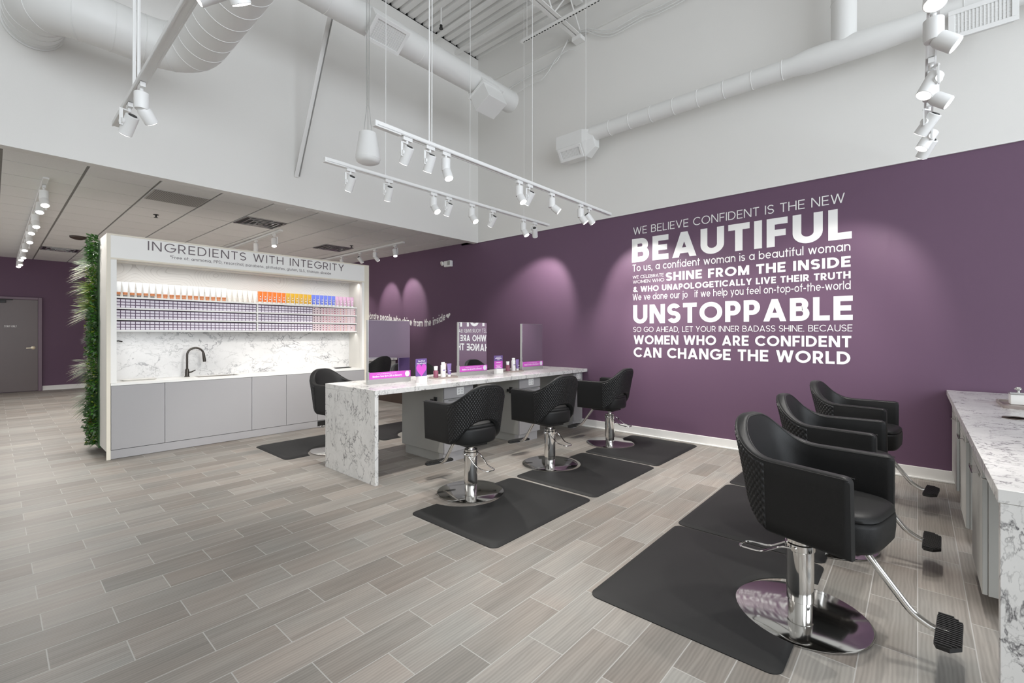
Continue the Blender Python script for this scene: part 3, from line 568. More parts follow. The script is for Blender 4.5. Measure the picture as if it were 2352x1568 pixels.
# ------------------------------------------------------------------ marble styling table
TZ = 0.885
t = thing('styling_table', 'long white marble table with a slab leg, running to the purple wall', 'table', (2.345, 4.24, 0))
obj('tabletop', G().box(2.345, 5.995, 3.765, 4.72, TZ - 0.047, TZ), 'marble', t, bevel=0.002, world=True)
obj('leg', G().box(2.345, 2.383, 3.765, 4.72, 0, TZ - 0.0475), 'marble', t, bevel=0.002, world=True)
def outlet(parent, x, y, z):
    o = obj('power_outlet', G().box(x - 0.052, x + 0.052, y - 0.008, y, z - 0.042, z + 0.042), 'outlet', parent, bevel=0.003, world=True)
    g = G()
    for sx in (-0.024, 0.024):
        for dz in (0.014, -0.014):
            g.box(x + sx - 0.009, x + sx - 0.006, y - 0.0095, y - 0.008, z + dz - 0.005, z + dz + 0.005).box(x + sx + 0.005, x + sx + 0.008, y - 0.0095, y - 0.008, z + dz - 0.005, z + dz + 0.005)
            g.box(x + sx - 0.002, x + sx + 0.002, y - 0.0095, y - 0.008, z + dz - 0.012, z + dz - 0.008)
    obj('socket', g, 'black', o, smooth=0, world=True)
CAB = [(3.245, 3.675, 'grey drawer cabinet under the table with two black tool hooks on its side'), (4.50, 4.93, 'grey cabinet under the middle of the marble table'), (5.74, 5.98, 'narrow grey cabinet under the table against the purple wall')]
for i, (x0, x1, lab) in enumerate(CAB):
    c = thing('drawer_cabinet', lab, 'cabinet', ((x0 + x1) / 2, 4.22, 0), 0, 'cabinets under the table')
    obj('body', G().box(x0, x1, 3.87, 4.62, 0.105, 0.838).box(x0 + 0.02, x1 - 0.03, 3.93, 4.58, 0, 0.105), 'taupe', c, bevel=0.002, world=True)
    obj('toe_kick', G().box(x0 + 0.0, x1 - 0.05, 3.86, 3.93, 0, 0.104), 'greydoor', c, world=True)
    obj('power_panel', G().box(x0, x1, 3.846, 3.869, 0.702, 0.837), 'greydoor', c, world=True, bevel=0.001)
    outlet(c, x0 + (x1 - x0) * 0.53, 3.846, 0.775)
    dr = obj('drawer', G().box(x0 + 0.002, x1 - 0.002, 3.846, 3.869, 0.56, 0.694), 'greydoor', c, bevel=0.002, world=True)
    obj('finger_pull', G().box(x0 + 0.06, x1 - 0.06, 3.834, 3.846, 0.683, 0.689), 'alu', dr, world=True)
    obj('door', G().box(x0 + 0.002, x1 - 0.002, 3.846, 3.869, 0.108, 0.553), 'greydoor', c, bevel=0.002, world=True)
    for y, z in ((3.99, 0.675), (4.49, 0.80))[:2 if i < 2 else 0]:
        g = G().box(x0 - 0.012, x0, y - 0.025, y + 0.025, z - 0.04, z + 0.04).box(x0 - 0.05, x0 - 0.012, y - 0.008, y + 0.03, z - 0.012, z + 0.006).box(x0 - 0.055, x0 - 0.043, y - 0.008, y + 0.032, z - 0.016, z + 0.02)
        obj('tool_holder', g, 'black', c, bevel=0.002, world=True)
# mirrors
MX = [(2.568, 3.090, 'tall countertop mirror nearest the near end of the marble table'), (3.825, 4.300, 'middle countertop mirror, reflecting the white wall lettering'), (5.025, 5.500, 'countertop mirror at the wall end of the marble table')]
for x0, x1, lab in MX:
    t = thing('table_mirror', lab, 'mirror', ((x0 + x1) / 2, 4.26, TZ), 0, 'mirrors on the marble table')
    obj('frame', G().box(x0, x1, 4.252, 4.286, TZ, 1.556), 'alu', t, bevel=0.002, world=True)
    obj('mirror_glass', G().box(x0 + 0.004, x1 - 0.004, 4.247, 4.2515, TZ + 0.05, 1.554), 'mirror', t, smooth=0, world=True)
    obj('base_rail', G().box(x0 - 0.002, x1 + 0.002, 4.236, 4.29, TZ, TZ + 0.05).box(x0 - 0.002, x0 + 0.012, 4.24, 4.29, TZ + 0.05, TZ + 0.13), 'alu', t, bevel=0.002, world=True)
    s = obj('promo_strip', G().box(x0 + 0.008, x1 - 0.002, 4.238, 4.2465, TZ + 0.053, TZ + 0.122), 'magenta', t, smooth=0, world=True, label='magenta strip with white lettering')
    g = letters(G(), 'Members Save Up to 20% on Elements!', (x0 + 0.045, 4.2372, TZ + 0.071), (1, 0, 0), (0, 0, 1), (x1 - x0) * 0.69, 0.020, 0.2, 0.12)
    for dx in range(11): g.box(x0 + 0.10 + dx * 0.022, x0 + 0.117 + dx * 0.022, 4.2370, 4.2375, TZ + 0.103, TZ + 0.1065)
    obj('strip_lettering', g, 'print', s, smooth=0, world=True, fix=False)
    if x0 > 3.8 and x0 < 4: t.rotation_euler = (0, 0, -0.035)
    obj('seal', G().cyl((x1 - 0.045, 4.2376, TZ + 0.088), (x1 - 0.045, 4.2366, TZ + 0.088), 0.031, n=32), 'acrylic', s, world=True)
# sign cards
def card(x0, x1, y, top, lab, kind):
    t = thing('sign_card', lab, 'sign', ((x0 + x1) / 2, y, TZ), 0, 'promotional cards on the table')
    obj('holder', G().box(x0 + 0.025, x1 - 0.012, y - 0.022, y + 0.03, TZ, TZ + 0.062), 'bright', t, bevel=0.002, world=True)
    cd = obj('card', G().box(x0, x1, y, y + 0.008, TZ + 0.062, top), 'violet', t, smooth=0, bevel=0.001, world=True); w = x1 - x0; xm = (x0 + x1) / 2
    g = G(); h_ = G()
    if kind == 0:
        h_.prism([(xm + a * w * 0.92, b * w * 1.1) for a, b in heart()], 0, 0.0006); h_.v = [(p[0], y - 0.0003 - p[2], TZ + 0.135 + p[1]) for p in h_.v]
        letters(g, 'Save $5 off', (xm - 0.045, y - 0.001, top - 0.034), (1, 0, 0), (0, 0, 1), 0.09, 0.017, 0.2); letters(g, 'your next service!', (xm - 0.062, y - 0.001, top - 0.058), (1, 0, 0), (0, 0, 1), 0.124, 0.017, 0.2)
    else:
        h_.box(x0 + 0.004, x1 - 0.004, y - 0.0006, y, TZ + 0.07, TZ + 0.165)
        for k, ww in enumerate((0.55, 0.75, 0.3, 0.0, 0.5, 0.0, 0.62, 0.45, 0.68)):
            if ww: g.box(xm - ww * w / 2, xm + ww * w / 2, y - 0.0012, y - 0.0007, top - 0.024 - k * 0.018, top - 0.018 - k * 0.018)
    obj('card_graphic', h_, 'magenta', cd, smooth=0, world=True); obj('card_lettering', g, 'print', cd, smooth=0, world=True, fix=False)
card(3.048, 3.195, 4.085, 1.139, 'violet card with a magenta heart on a white holder beside the first mirror', 0)
card(4.382, 4.548, 4.185, 1.124, 'violet and magenta text card on a white holder beside the middle mirror', 1)
# product trays
def bottle(kind, x, y, h_, lab, grp):
    z = TZ + 0.012
    if kind == 'jar':
        b = thing('product_bottle', lab, 'bottle', (x, y, z), 0, grp); obj('body', G().lathe([(0, 0), (0.026, 0), (0.029, 0.004), (0.029, h_ * 0.55), (0.024, h_ * 0.62), (0.015, h_ * 0.66), (0, h_ * 0.66)], 24), 'bottle_plum', b)
        obj('cap', G().lathe([(0, h_ * 0.66), (0.020, h_ * 0.66), (0.024, h_), (0, h_)], 20), 'bottle_white', b)
    elif kind == 'carton':
        b = thing('product_bottle', lab, 'bottle', (x, y, z), 0, grp); obj('body', G().box(-0.024, 0.024, -0.018, 0.018, 0, h_ * 0.82), 'bottle_white', b, bevel=0.004)
        obj('cap', G().box(-0.016, 0.016, -0.016, 0.016, h_ * 0.82, h_), 'bottle_white', b, bevel=0.003)
        obj('label_panel', G().box(-0.018, 0.018, -0.0188, -0.018, h_ * 0.45, h_ * 0.52), 'bottle_violet', b, smooth=0)
    else:
        m = 'bottle_blush' if kind == 'blush' else 'bottle_violet'
        b = thing('product_tube', lab, 'tube', (x, y, z), 0, grp)
        obj('body', tube_mesh(0.021, 0.034, h_, 0.028), m, b); obj('cap', G().lathe([(0, 0), (0.019, 0), (0.020, 0.026), (0, 0.028)], 20), 'bottle_white', b)
        obj('label_panel', G().box(-0.014, 0.014, -0.0222, -0.0212, h_ * 0.45, h_ * 0.5), 'bottle_white', b, smooth=0)
def tube_mesh(r, w, h_, z0):                          # squeeze tube standing on its cap: round below, crimped flat above
    L = []
    for k in range(8):
        f = k / 7; rx = r + (w - r) * f; ry = r * (1 - f) + 0.0015 * f; z = z0 + (h_ - z0) * f
        L.append([(rx * cos(2 * pi * i / 20), ry * sin(2 * pi * i / 20), z) for i in range(20)])
    L.append([(w * cos(2 * pi * i / 20), 0.0015 * sin(2 * pi * i / 20), h_ + 0.006) for i in range(20)])
    return G().loops(L)
for x0, x1, y0, y1, nm in ((3.40, 3.74, 4.16, 4.34, 'beside the first mirror'), (4.66, 4.98, 4.16, 4.34, 'between the middle and far mirrors')):
    o = obj('product_tray', G().prism(rrect(x0, x1, y0, y1, 0.03), TZ, TZ + 0.012).loops([[(p[0], p[1], z) for p in rrect(x0 + i, x1 - i, y0 + i, y1 - i, 0.03)] for i, z in ((0, TZ + 0.012), (0, TZ + 0.018), (0.006, TZ + 0.018), (0.006, TZ + 0.0125))], cap=False), 'tray', smooth=30); tag(o, 'shallow taupe tray of hair products ' + nm, 'tray', 'product trays')
    gp = 'hair products on the trays'
    bottle('jar', x0 + 0.045, 4.235, 0.135, 'plum jar with white cap on the tray ' + nm, gp)
    bottle('carton', x0 + 0.125, 4.20, 0.18, 'tall white square bottle on the tray ' + nm, gp)
    bottle('blush', x0 + 0.185, 4.25, 0.155, 'blush squeeze tube on the tray ' + nm, gp)
    bottle('violet', x0 + 0.255, 4.24, 0.15, 'violet squeeze tube at the right of the tray ' + nm, gp)
# ------------------------------------------------------------------ lit display cabinet with sink
YU = 6.78
t = thing('display_cabinet', 'tall white display cabinet with INGREDIENTS WITH INTEGRITY sign and grey doors', 'cabinet', (2.45, 7.0, 0))
for x0, x1 in ((0.845, 0.878), (4.03, 4.11)):
    s = obj('side_panel', G().box(x0, x1, YU + 0.022, 7.27, 0.09 if x0 < 1 else 0, 2.535), 'panel', t, world=True)
    obj('edge_trim', G().box(x0 - 0.001, x1 + 0.001, YU - 0.004, YU + 0.022, 0, 2.537), 'cream', s, world=True)
for x0, x1 in ((0.879, 0.932), (3.988, 4.029)): obj('stile', G().box(x0, x1, YU + 0.004, YU + 0.05, 0.858, 2.268), 'bright', t, world=True)
h = obj('sign_header', G().box(0.879, 4.029, YU, YU + 0.07, 2.27, 2.52), 'bright', t, world=True)
obj('edge_trim', G().box(0.879, 4.029, YU - 0.006, YU + 0.075, 2.252, 2.27).box(0.879, 4.029, YU - 0.006, 7.27, 2.52, 2.537), 'cream', h, world=True)
g = letters(G(), 'INGREDIENTS WITH INTEGRITY', (1.211, YU - 0.002, 2.395), (1, 0, 0), (0, 0, 1), 3.67 - 1.211, 0.107, 0.11, 0.22); obj('sign_lettering', g, 'sign_grey', h, smooth=0, world=True, fix=False)
g = letters(G(), '*Free of: ammonia, PPD, resorcinol, parabens, phthalates, gluten, SLS, titanium dioxide', (1.428, YU - 0.002, 2.322), (1, 0, 0), (0, 0, 1), 3.457 - 1.428, 0.038, 0.12, 0.17); obj('sign_lettering', g, 'sign_grey', h, smooth=0, world=True, fix=False)
obj('back_panel', G().box(0.879, 4.029, 7.20, 7.27, 1.44, 2.52), 'topo', t, world=True, smooth=0)
obj('backsplash', G().box(0.879, 4.029, 7.20, 7.27, 0.857, 1.44), 'splash', t, world=True, smooth=0)
obj('end_panel', G().box(3.989, 4.029, YU + 0.05, 7.2, 0.858, 2.268), 'panel', t, world=True); obj('end_panel', G().box(0.879, 0.929, YU + 0.05, 7.2, 0.858, 2.268), 'panel', t, world=True)
obj('soffit_panel', G().box(0.879, 4.029, YU + 0.07, 7.2, 2.262, 2.275), 'panel', t, world=True)
for a, b in zip((0.882, 1.375, 2.338, 2.792, 3.25), (1.375, 2.338, 2.792, 3.25, 4.027)): obj('door', G().box(a + 0.002, b - 0.002, YU, YU + 0.02, 0.106, 0.824), 'greydoor', t, world=True, bevel=0.001)
obj('carcass', G().box(0.88, 4.028, YU + 0.022, 7.19, 0.1, 0.826), 'dark', t, world=True)
k = obj('toe_kick', G().box(0.88, 4.028, YU + 0.008, YU + 0.03, 0.004, 0.1), 'greydoor', t, world=True)
obj('toe_outlet', G().box(3.25, 3.40, YU + 0.0, YU + 0.008, 0.02, 0.095), 'black', k, world=True, bevel=0.002, label='black outlet plate')
def strip_light(x0, x1, y, z, power, tilt):
    l = bpy.data.lights.new('led_strip', 'AREA'); l.shape = 'RECTANGLE'; l.size = x1 - x0; l.size_y = 0.012; l.energy = power; l.color = (1, 0.97, 0.93); l.spread = radians(150)
    o = bpy.data.objects.new('led_strip', l); COL.objects.link(o); o.location = ((x0 + x1) / 2, y, z); o.rotation_euler = (tilt, 0, 0)
strip_light(0.95, 3.97, YU + 0.10, 2.245, 6, radians(12)); strip_light(0.95, 3.97, 6.97, 1.432, 3, radians(4))
obj('led_channel', G().box(0.95, 3.97, YU + 0.085, YU + 0.12, 2.25, 2.262), 'alu', t, world=True); obj('led_channel', G().box(0.95, 3.97, 6.96, 6.98, 1.434, 1.439), 'alu', t, world=True)
o = thing('countertop', 'thin white sink counter inside the lit display cabinet', 'worktop', (2.45, 7.0, 0.83))
g = G(); sx0, sx1, sy0, sy1 = 1.74, 2.22, 6.86, 7.12
for a in ((0.881, sx0, YU - 0.008, 7.198), (sx1, 4.027, YU - 0.008, 7.198), (sx0, sx1, YU - 0.008, sy0), (sx0, sx1, sy1, 7.198)): g.box(a[0], a[1], a[2], a[3], 0.828, 0.857)
obj('slab', g, 'slab', o, world=True, smooth=0)
obj('sink_basin', G().box(sx0, sx0 + 0.006, sy0, sy1, 0.829, 0.853).box(sx1 - 0.006, sx1, sy0, sy1, 0.829, 0.853).box(sx0, sx1, sy0, sy0 + 0.006, 0.829, 0.853).box(sx0, sx1, sy1 - 0.006, sy1, 0.829, 0.853).box(sx0, sx1, sy0, sy1, 0.828, 0.8285), 'basin', o, world=True)
o = thing('faucet', 'dark gooseneck faucet on the white counter', 'faucet', (1.669, 7.08, 0.857))
obj('base', G().lathe([(0, 0), (0.030, 0), (0.030, 0.008), (0.024, 0.012), (0.022, 0.09), (0.014, 0.105), (0, 0.105)], 24), 'bronze', o)
obj('neck', G().tube([(0, 0, 0.10), (0, 0, 0.28)] + [(0.092 - 0.092 * cos(a), 0, 0.28 + 0.092 * sin(a)) for a in [pi * i / 14 * 0.93 for i in range(1, 15)]], 0.0125, 12), 'bronze', o)
obj('spray_head', G().tube([(0.181, 0, 0.303), (0.191, 0, 0.22), (0.194, 0, 0.186)], [0.015, 0.0185, 0.0175], 14), 'bronze', o)
obj('handle', G().tube([(0.02, 0, 0.055), (0.045, -0.01, 0.06), (0.085, -0.03, 0.085)], [0.012, 0.009, 0.006], 10), 'bronze', o)
tag(obj('white_dish', G().loops([[(x, y, z) for x, y in rrect(1.0 + i, 1.34 - i, 6.95 + i, 7.12 - i, 0.03)] for i, z in ((0.02, 0.858), (0, 0.872), (0.006, 0.872), (0.025, 0.862))]), 'slab'), 'shallow white dish at the left end of the sink counter', 'dish')
tag(obj('black_dish', G().loops([[(x, y, z) for x, y in rrect(3.64 + i, 3.92 - i, 6.95 + i, 7.08 - i, 0.03)] for i, z in ((0.02, 0.858), (0, 0.868), (0.005, 0.868), (0.02, 0.862))]), 'black'), 'flat dark dish at the right end of the sink counter', 'dish')
tag(obj('wall_hook', G().cyl((0.965, 7.2, 1.325), (0.965, 7.185, 1.325), 0.018).tube([(0.965, 7.188, 1.325), (0.965, 7.165, 1.325), (1.0, 7.155, 1.328), (1.035, 7.155, 1.318)], 0.007, 8), 'black'), 'small black hook on the marble backsplash, far left', 'hook')
# shelf rack, tubes and boxes
o = thing('shelf_rack', 'white box-shelf rack fixed inside the lit display cabinet', 'shelf', (2.45, 7.06, 1.44))
BZ = ((1.440, 1.458), (1.572, 1.589), (1.700, 1.717), (1.828, 1.848))
for z0, z1 in BZ: obj('shelf_board', G().box(0.931, 3.985, 6.93, 7.198, z0, z1), 'slab', o, world=True, smooth=0)
for x0, x1 in ((0.931, 0.940), (2.453, 2.470), (3.976, 3.985)): obj('upright', G().box(x0, x1, 6.932, 7.197, 1.459, 1.827), 'slab', o, world=True, smooth=0)
TB = {}
def hair_tube(x, kind, lab, grp):
    if kind not in TB:
        r = thing('hair_tube', lab, 'tube', (x, 6.985, 1.8485), 0, grp)
        body, cap, band = {'a': ('tube_white', 'tube_grey', 'tube_copper'), 'b': ('tube_white', 'tube_copper', 'tube_copper'), 'c': ('tube_cream', 'tube_cream', None), 'd': ('tube_orange', 'tube_white', None), 'e': ('tube_gold', 'tube_white', None), 'f': ('tube_blue', 'tube_white', None), 'g': ('tube_pink', 'tube_white', None)}[kind]
        tall = 0.168 if kind in 'ab' else 0.158
        obj('body', tube_mesh(0.0215, 0.0305, tall, 0.020), body, r); obj('cap', G().lathe([(0, 0), (0.018, 0), (0.020, 0.003), (0.020, 0.019), (0, 0.0205)], 20), cap, r)
        if band: obj('band', G().lathe([(0.0205, 0.020), (0.0220, 0.022), (0.0232, 0.050), (0.0200, 0.051)], 20), band, r)
        else: obj('label_panel', G().box(-0.011, 0.011, -0.0212, -0.0202, 0.05, 0.062).box(-0.006, 0.006, -0.0195, -0.0185, 0.085, 0.098), 'print', r, smooth=0)
        TB[kind] = r
    else: dup(TB[kind], (x, 6.985, 1.8485), 0, lab, grp)
i = 0; x = 0.972
for kind, n, words_ in (('a', 6, 'white hair tube with dark cap'), ('b', 12, 'white hair tube with copper cap'), ('c', 6, 'cream hair tube'), ('d', 6, 'orange hair tube'), ('e', 6, 'gold hair tube'), ('f', 6, 'blue hair tube'), ('g', 5, 'pink hair tube')):
    for j in range(n):
        hair_tube(x, kind, '%s, %s from the left, on the top shelf' % (words_, nth(j)), 'hair tubes on the top shelf'); x += 0.0642
SHN = ('bottom', 'middle', 'upper'); RWN = ('lowest', 'middle', 'top'); BY = 6.945
def dye_box(x, z, mats, dot=None):
    w = 0.0445; g = G().box(x, x + w, BY, BY + 0.17, z, z + 0.0335)
    f = lambda a, b, c, d, m, y=0.0006: g.add([(x + a, BY - y, z + c), (x + b, BY - y, z + c), (x + b, BY - y, z + d), (x + a, BY - y, z + d)], [(0, 1, 2, 3)], m)
    if dot is None: f(0.0032, w - 0.0032, 0.002, 0.0265, 1)
    else: g.add([(x + w * 0.5 + 0.0095 * cos(a), BY - 0.0006, z + 0.017 + 0.0105 * sin(a)) for a in [2 * pi * q / 14 for q in range(14)]], [tuple(range(14))], 1)
    return g
for n_, c in (('dot_plum', (0.10, 0.05, 0.07)), ('dot_red', (0.35, 0.08, 0.12)), ('dot_rose', (0.55, 0.25, 0.28)), ('dot_peach', (0.75, 0.42, 0.34))): M[n_] = mat(n_, c, 0.5, mott=(20, 0.05))
bx = obj('dye_box', dye_box(0, 0, None).move((0, -BY, 0)), ['boxdark', 'boxlabel'], smooth=0); pkb = {}
first = True; stock = G()
for c in range(50):
    x = 0.9425 + c * 0.0457 if c < 33 else 2.4725 + (c - 33) * 0.0457
    for s in range(3):
        for r in range(3):
            z = BZ[s][1] + 0.0005 + r * 0.0345
            if c < 33 or (c == 33 and s == 2):
                o = bx if first else bx.copy()
                if not first: COL.objects.link(o)
                first = False; o.location = (x, BY, z)
                tag(o, 'purple dye box, %s row of the %s box shelf, %s column from left' % (RWN[r], SHN[s], nth(c)) if c < 33 else 'purple hair dye box, %s row of the upper box shelf, just right of the divider' % RWN[r], 'box', 'purple dye boxes')
            else: stock.merge(dye_box(x, z, None))
o = obj('dye_box_stock', stock, ['boxdark', 'boxlabel'], smooth=0, kind='stuff'); tag(o, 'rows of purple hair dye boxes right of the shelf divider', 'boxes')
dots = ['dot_plum', 'dot_plum', 'dot_plum', 'dot_red', 'dot_red', 'dot_rose', 'dot_rose', 'dot_red', 'dot_rose', 'dot_peach', 'dot_red', 'dot_peach', 'boxpink', 'boxpink', 'dot_rose']
for c in range(15):
    for s in range(3):
        for r in range(3):
            dm = dots[c] if random.random() < 0.85 else random.choice(dots)
            if dm not in pkb: o = pkb[dm] = obj('toner_box', dye_box(0, 0, None, 1).move((0, -BY, 0)), ['boxpink', dm], smooth=0)
            else: o = pkb[dm].copy(); COL.objects.link(o)
            o.location = (3.252 + c * 0.0478, BY, BZ[s][1] + 0.0005 + r * 0.0345)
            tag(o, 'pink toner box, %s row of the %s shelf, %s pink column from left' % (RWN[r], SHN[s], nth(c)), 'box', 'pink toner boxes')
# ------------------------------------------------------------------ living wall behind the cabinet
def blades(n, L, w, droop, spread, mset, flat=False, seed=0):
    R = random.Random(seed); g = G()
    for i in range(n):
        az = R.uniform(-1, 1) * spread; el = R.uniform(-0.75, 1) * spread; d = Vector((-1, math.tan(az * 0.9) if abs(az) < 1.5 else az, math.tan(el * 0.9))).normalized()
        ln = L * R.uniform(0.65, 1.0); side = d.cross(Vector((0, 0, 1))).normalized() * w * R.uniform(0.7, 1.1); m = R.randrange(mset); pts = []
        K = 5
        for k in range(K + 1):
            f = k / K; c = d * ln * f + Vector((0, 0, -droop * ln * f * f)); ww = (1 - f) ** 0.7 * (0.35 + 0.65 * min(1, f * 3)); pts += [tuple(c - side * ww), tuple(c + Vector((0, 0, w * 0.35 * ww)) ), tuple(c + side * ww)]
        fs = []
        for k in range(K): a = k * 3; fs += [(a, a + 1, a + 4, a + 3), (a + 1, a + 2, a + 5, a + 4)]
        g.add(pts, fs, m)
    return g
def leafy(n, R0, size, mset, seed):
    R = random.Random(seed); g = G()
    for i in range(n):
        c = Vector((-R.random() ** 1.6 * R0 * 0.8, R.uniform(-1, 1) * R0, R.uniform(-1, 1) * R0)); d = (c + Vector((-0.06, 0, 0.01))).normalized(); u = d.cross(Vector((R.random(), R.random(), R.random())).normalized()).normalized(); s = size * R.uniform(0.6, 1.2); q = d * s
        g.add([tuple(c), tuple(c + q * 0.5 + u * s * 0.32), tuple(c + q + d.cross(u) * s * 0.2), tuple(c + q * 0.5 - u * s * 0.32)], [(0, 1, 2, 3)], R.randrange(mset))
    return g
lw = thing('living_wall', 'green living wall of artificial ferns and grasses on the cabinet end', 'plant wall', (2.45, 7.5, 0))
obj('partition', G().box(0.86, 4.095, 7.275, 7.72, 0.06, 2.50), 'panel', lw, world=True)
obj('planting_mat', G().box(0.835, 0.859, 7.275, 7.72, 0.06, 2.52).box(4.096, 4.12, 7.275, 7.72, 0.06, 2.52), 'leaf_dark', lw, world=True)
PR = {}
fo = G(); rr = random.Random(11)
for side, n in ((-1, 2600), (1, 500)):
    for i in range(n):
        c = Vector((0.836 if side < 0 else 4.119, rr.uniform(7.275, 7.72), rr.uniform(0.08, 2.5))); d = Vector((side * rr.uniform(0.5, 1), rr.uniform(-1, 1), rr.uniform(-0.8, 1))).normalized(); u = d.cross(Vector((rr.random(), rr.random(), 1))).normalized(); s = rr.uniform(0.02, 0.05); c = c + Vector((side, 0, 0)) * rr.uniform(0, 0.05)
        fo.add([tuple(c), tuple(c + d * s * 0.5 + u * s * 0.3), tuple(c + d * s), tuple(c + d * s * 0.5 - u * s * 0.3)], [(0, 1, 2, 3)], rr.choice((0, 0, 1, 1, 2, 3)))
obj('foliage', fo, ['leaf_dark', 'leaf_mid', 'leaf_sage', 'leaf_lime'], lw, world=True, smooth=0, kind='stuff')
SPEC = {'fern': lambda: (blades(34, 0.24, 0.010, 0.35, 0.75, 2, seed=1), ['leaf_mid', 'leaf_dark']), 'lime': lambda: (blades(38, 0.21, 0.012, 0.10, 0.75, 3, seed=2), ['leaf_lime', 'leaf_mid', 'leaf_lime']),
        'pale': lambda: (blades(26, 0.27, 0.008, 0.28, 0.55, 2, seed=3), ['leaf_pale', 'leaf_sage']), 'sage': lambda: (blades(44, 0.24, 0.006, 0.4, 0.7, 2, seed=4), ['leaf_sage', 'leaf_dark']),
        'bush': lambda: (leafy(200, 0.11, 0.038, 3, 5), ['leaf_dark', 'leaf_mid', 'leaf_sage']), 'blossom': lambda: (leafy(170, 0.10, 0.026, 3, 6), ['leaf_pale', 'leaf_dark', 'leaf_lime']), 'rust': lambda: (leafy(60, 0.06, 0.04, 2, 8), ['leaf_rust', 'leaf_lime'])}
NAMES = {'fern': 'fern_clump', 'lime': 'lime_grass_clump', 'pale': 'pale_grass_clump', 'sage': 'sage_grass_clump', 'bush': 'leafy_clump', 'blossom': 'blossom_clump', 'rust': 'rust_leaf_clump'}
def clump(kind, y, z, s=1.0, right=False, tilt=0.0):
    if kind not in PR:
        g, ms = SPEC[kind](); o = obj(NAMES[kind], g, ms, lw, smooth=60); PR[kind] = o
    else: o = PR[kind].copy(); COL.objects.link(o)
    o.parent = lw; x = 4.118 if right else 0.838
    o.location = (x - 2.45, y - 7.5, z); o.rotation_euler = (tilt, 0, pi if right else 0); o.scale = (s * 1.0, s, s)
for kind, y, z, s in (('bush', 7.36, 2.46, 1), ('fern', 7.6, 2.44, 0.7), ('fern', 7.40, 2.36, 0.75), ('sage', 7.62, 2.30, 1), ('pale', 7.50, 2.22, 1), ('pale', 7.66, 2.16, 1.05), ('fern', 7.36, 2.26, 0.6), ('blossom', 7.40, 2.12, 1.1), ('pale', 7.62, 2.00, 1.1), ('lime', 7.46, 1.96, 1), ('lime', 7.60, 1.86, 1.05), ('lime', 7.40, 1.82, 0.8), ('lime', 7.56, 1.74, 1.1),
        ('fern', 7.38, 1.72, 0.7), ('pale', 7.52, 1.64, 1.1), ('pale', 7.64, 1.66, 1), ('bush', 7.38, 1.60, 0.9), ('blossom', 7.46, 1.50, 1.1), ('blossom', 7.62, 1.44, 1), ('bush', 7.36, 1.44, 0.9), ('fern', 7.60, 1.36, 0.65), ('fern', 7.50, 1.26, 0.55), ('bush', 7.40, 1.28, 1), ('blossom', 7.52, 1.16, 1.1), ('fern', 7.36, 1.14, 0.6),
        ('pale', 7.60, 1.06, 1.0), ('pale', 7.50, 1.00, 1.1), ('sage', 7.62, 0.95, 1), ('blossom', 7.38, 1.0, 1), ('lime', 7.52, 0.88, 0.8), ('lime', 7.62, 0.80, 0.75), ('bush', 7.40, 0.86, 0.9), ('fern', 7.40, 0.72, 0.8), ('sage', 7.60, 0.66, 1.15), ('sage', 7.48, 0.56, 1.1), ('pale', 7.64, 0.52, 0.9), ('bush', 7.38, 0.56, 1), ('lime', 7.44, 0.44, 0.6), ('rust', 7.50, 0.38, 1), ('bush', 7.62, 0.38, 1), ('fern', 7.60, 0.30, 0.7), ('bush', 7.38, 0.36, 1), ('blossom', 7.40, 0.22, 0.9), ('fern', 7.50, 0.16, 0.65), ('fern', 7.36, 0.12, 0.5), ('bush', 7.60, 0.16, 0.8)):
    clump(kind, y, z, s, tilt=random.uniform(-0.3, 0.3))
for kind, z, s in (('bush', 2.42, 0.5), ('bush', 2.28, 0.45), ('blossom', 2.15, 0.8), ('pale', 2.1, 0.42), ('blossom', 2.0, 0.7), ('bush', 1.9, 0.5), ('lime', 1.86, 0.35), ('bush', 1.7, 0.4), ('blossom', 1.55, 0.5), ('lime', 1.46, 0.3), ('bush', 1.3, 0.5), ('fern', 1.1, 0.4), ('bush', 0.8, 0.5), ('fern', 0.5, 0.4)): clump(kind, 7.34, z, s, True)
# ------------------------------------------------------------------ marble counter on the right
t = thing('marble_counter', 'long marble work counter at the right edge with a slab end', 'counter', (2.28, -0.5, 0))
obj('countertop', G().box(2.28, 5.983, -0.80, -0.205, 0.833, 0.880), 'marble', t, bevel=0.002, world=True)
obj('end_slab', G().box(2.28, 2.318, -0.80, -0.211, 0, 0.8325), 'marble', t, bevel=0.002, world=True)
for x0, x1, lab in ((3.28, 3.84, 'nearest grey cabinet beneath the right-hand marble counter'), (4.32, 4.86, 'middle grey cabinet beneath the right-hand marble counter'), (5.30, 5.965, 'last grey cabinet beneath the right-hand counter, by the purple wall')):
    c = thing('counter_cabinet', lab, 'cabinet', ((x0 + x1) / 2, -0.5, 0), 0, 'cabinets under the right counter')
    obj('body', G().box(x0, x1, -0.76, -0.263, 0.105, 0.8325).box(x0 + 0.02, x1 - 0.02, -0.7, -0.33, 0, 0.105), 'taupe', c, world=True, bevel=0.002)
    d = obj('drawer', G().box(x0 + 0.002, x1 - 0.002, -0.262, -0.242, 0.69, 0.829), 'taupe', c, world=True, bevel=0.002); obj('door', G().box(x0 + 0.002, x1 - 0.002, -0.262, -0.242, 0.108, 0.684), 'taupe', c, world=True, bevel=0.002)
    obj('tab_pull', G().box(x0 + 0.12, x0 + 0.30, -0.242, -0.212, 0.684, 0.688).box(x0 + 0.12, x0 + 0.30, -0.215, -0.212, 0.680, 0.696), 'chrome', d, world=True)
o = thing('canister_tray', 'taupe tray on the right-hand marble counter', 'tray', (4.98, -0.56, 0.88)); g = G().prism(rrect(4.78, 5.24, -0.68, -0.46, 0.02), 0.88, 0.888)
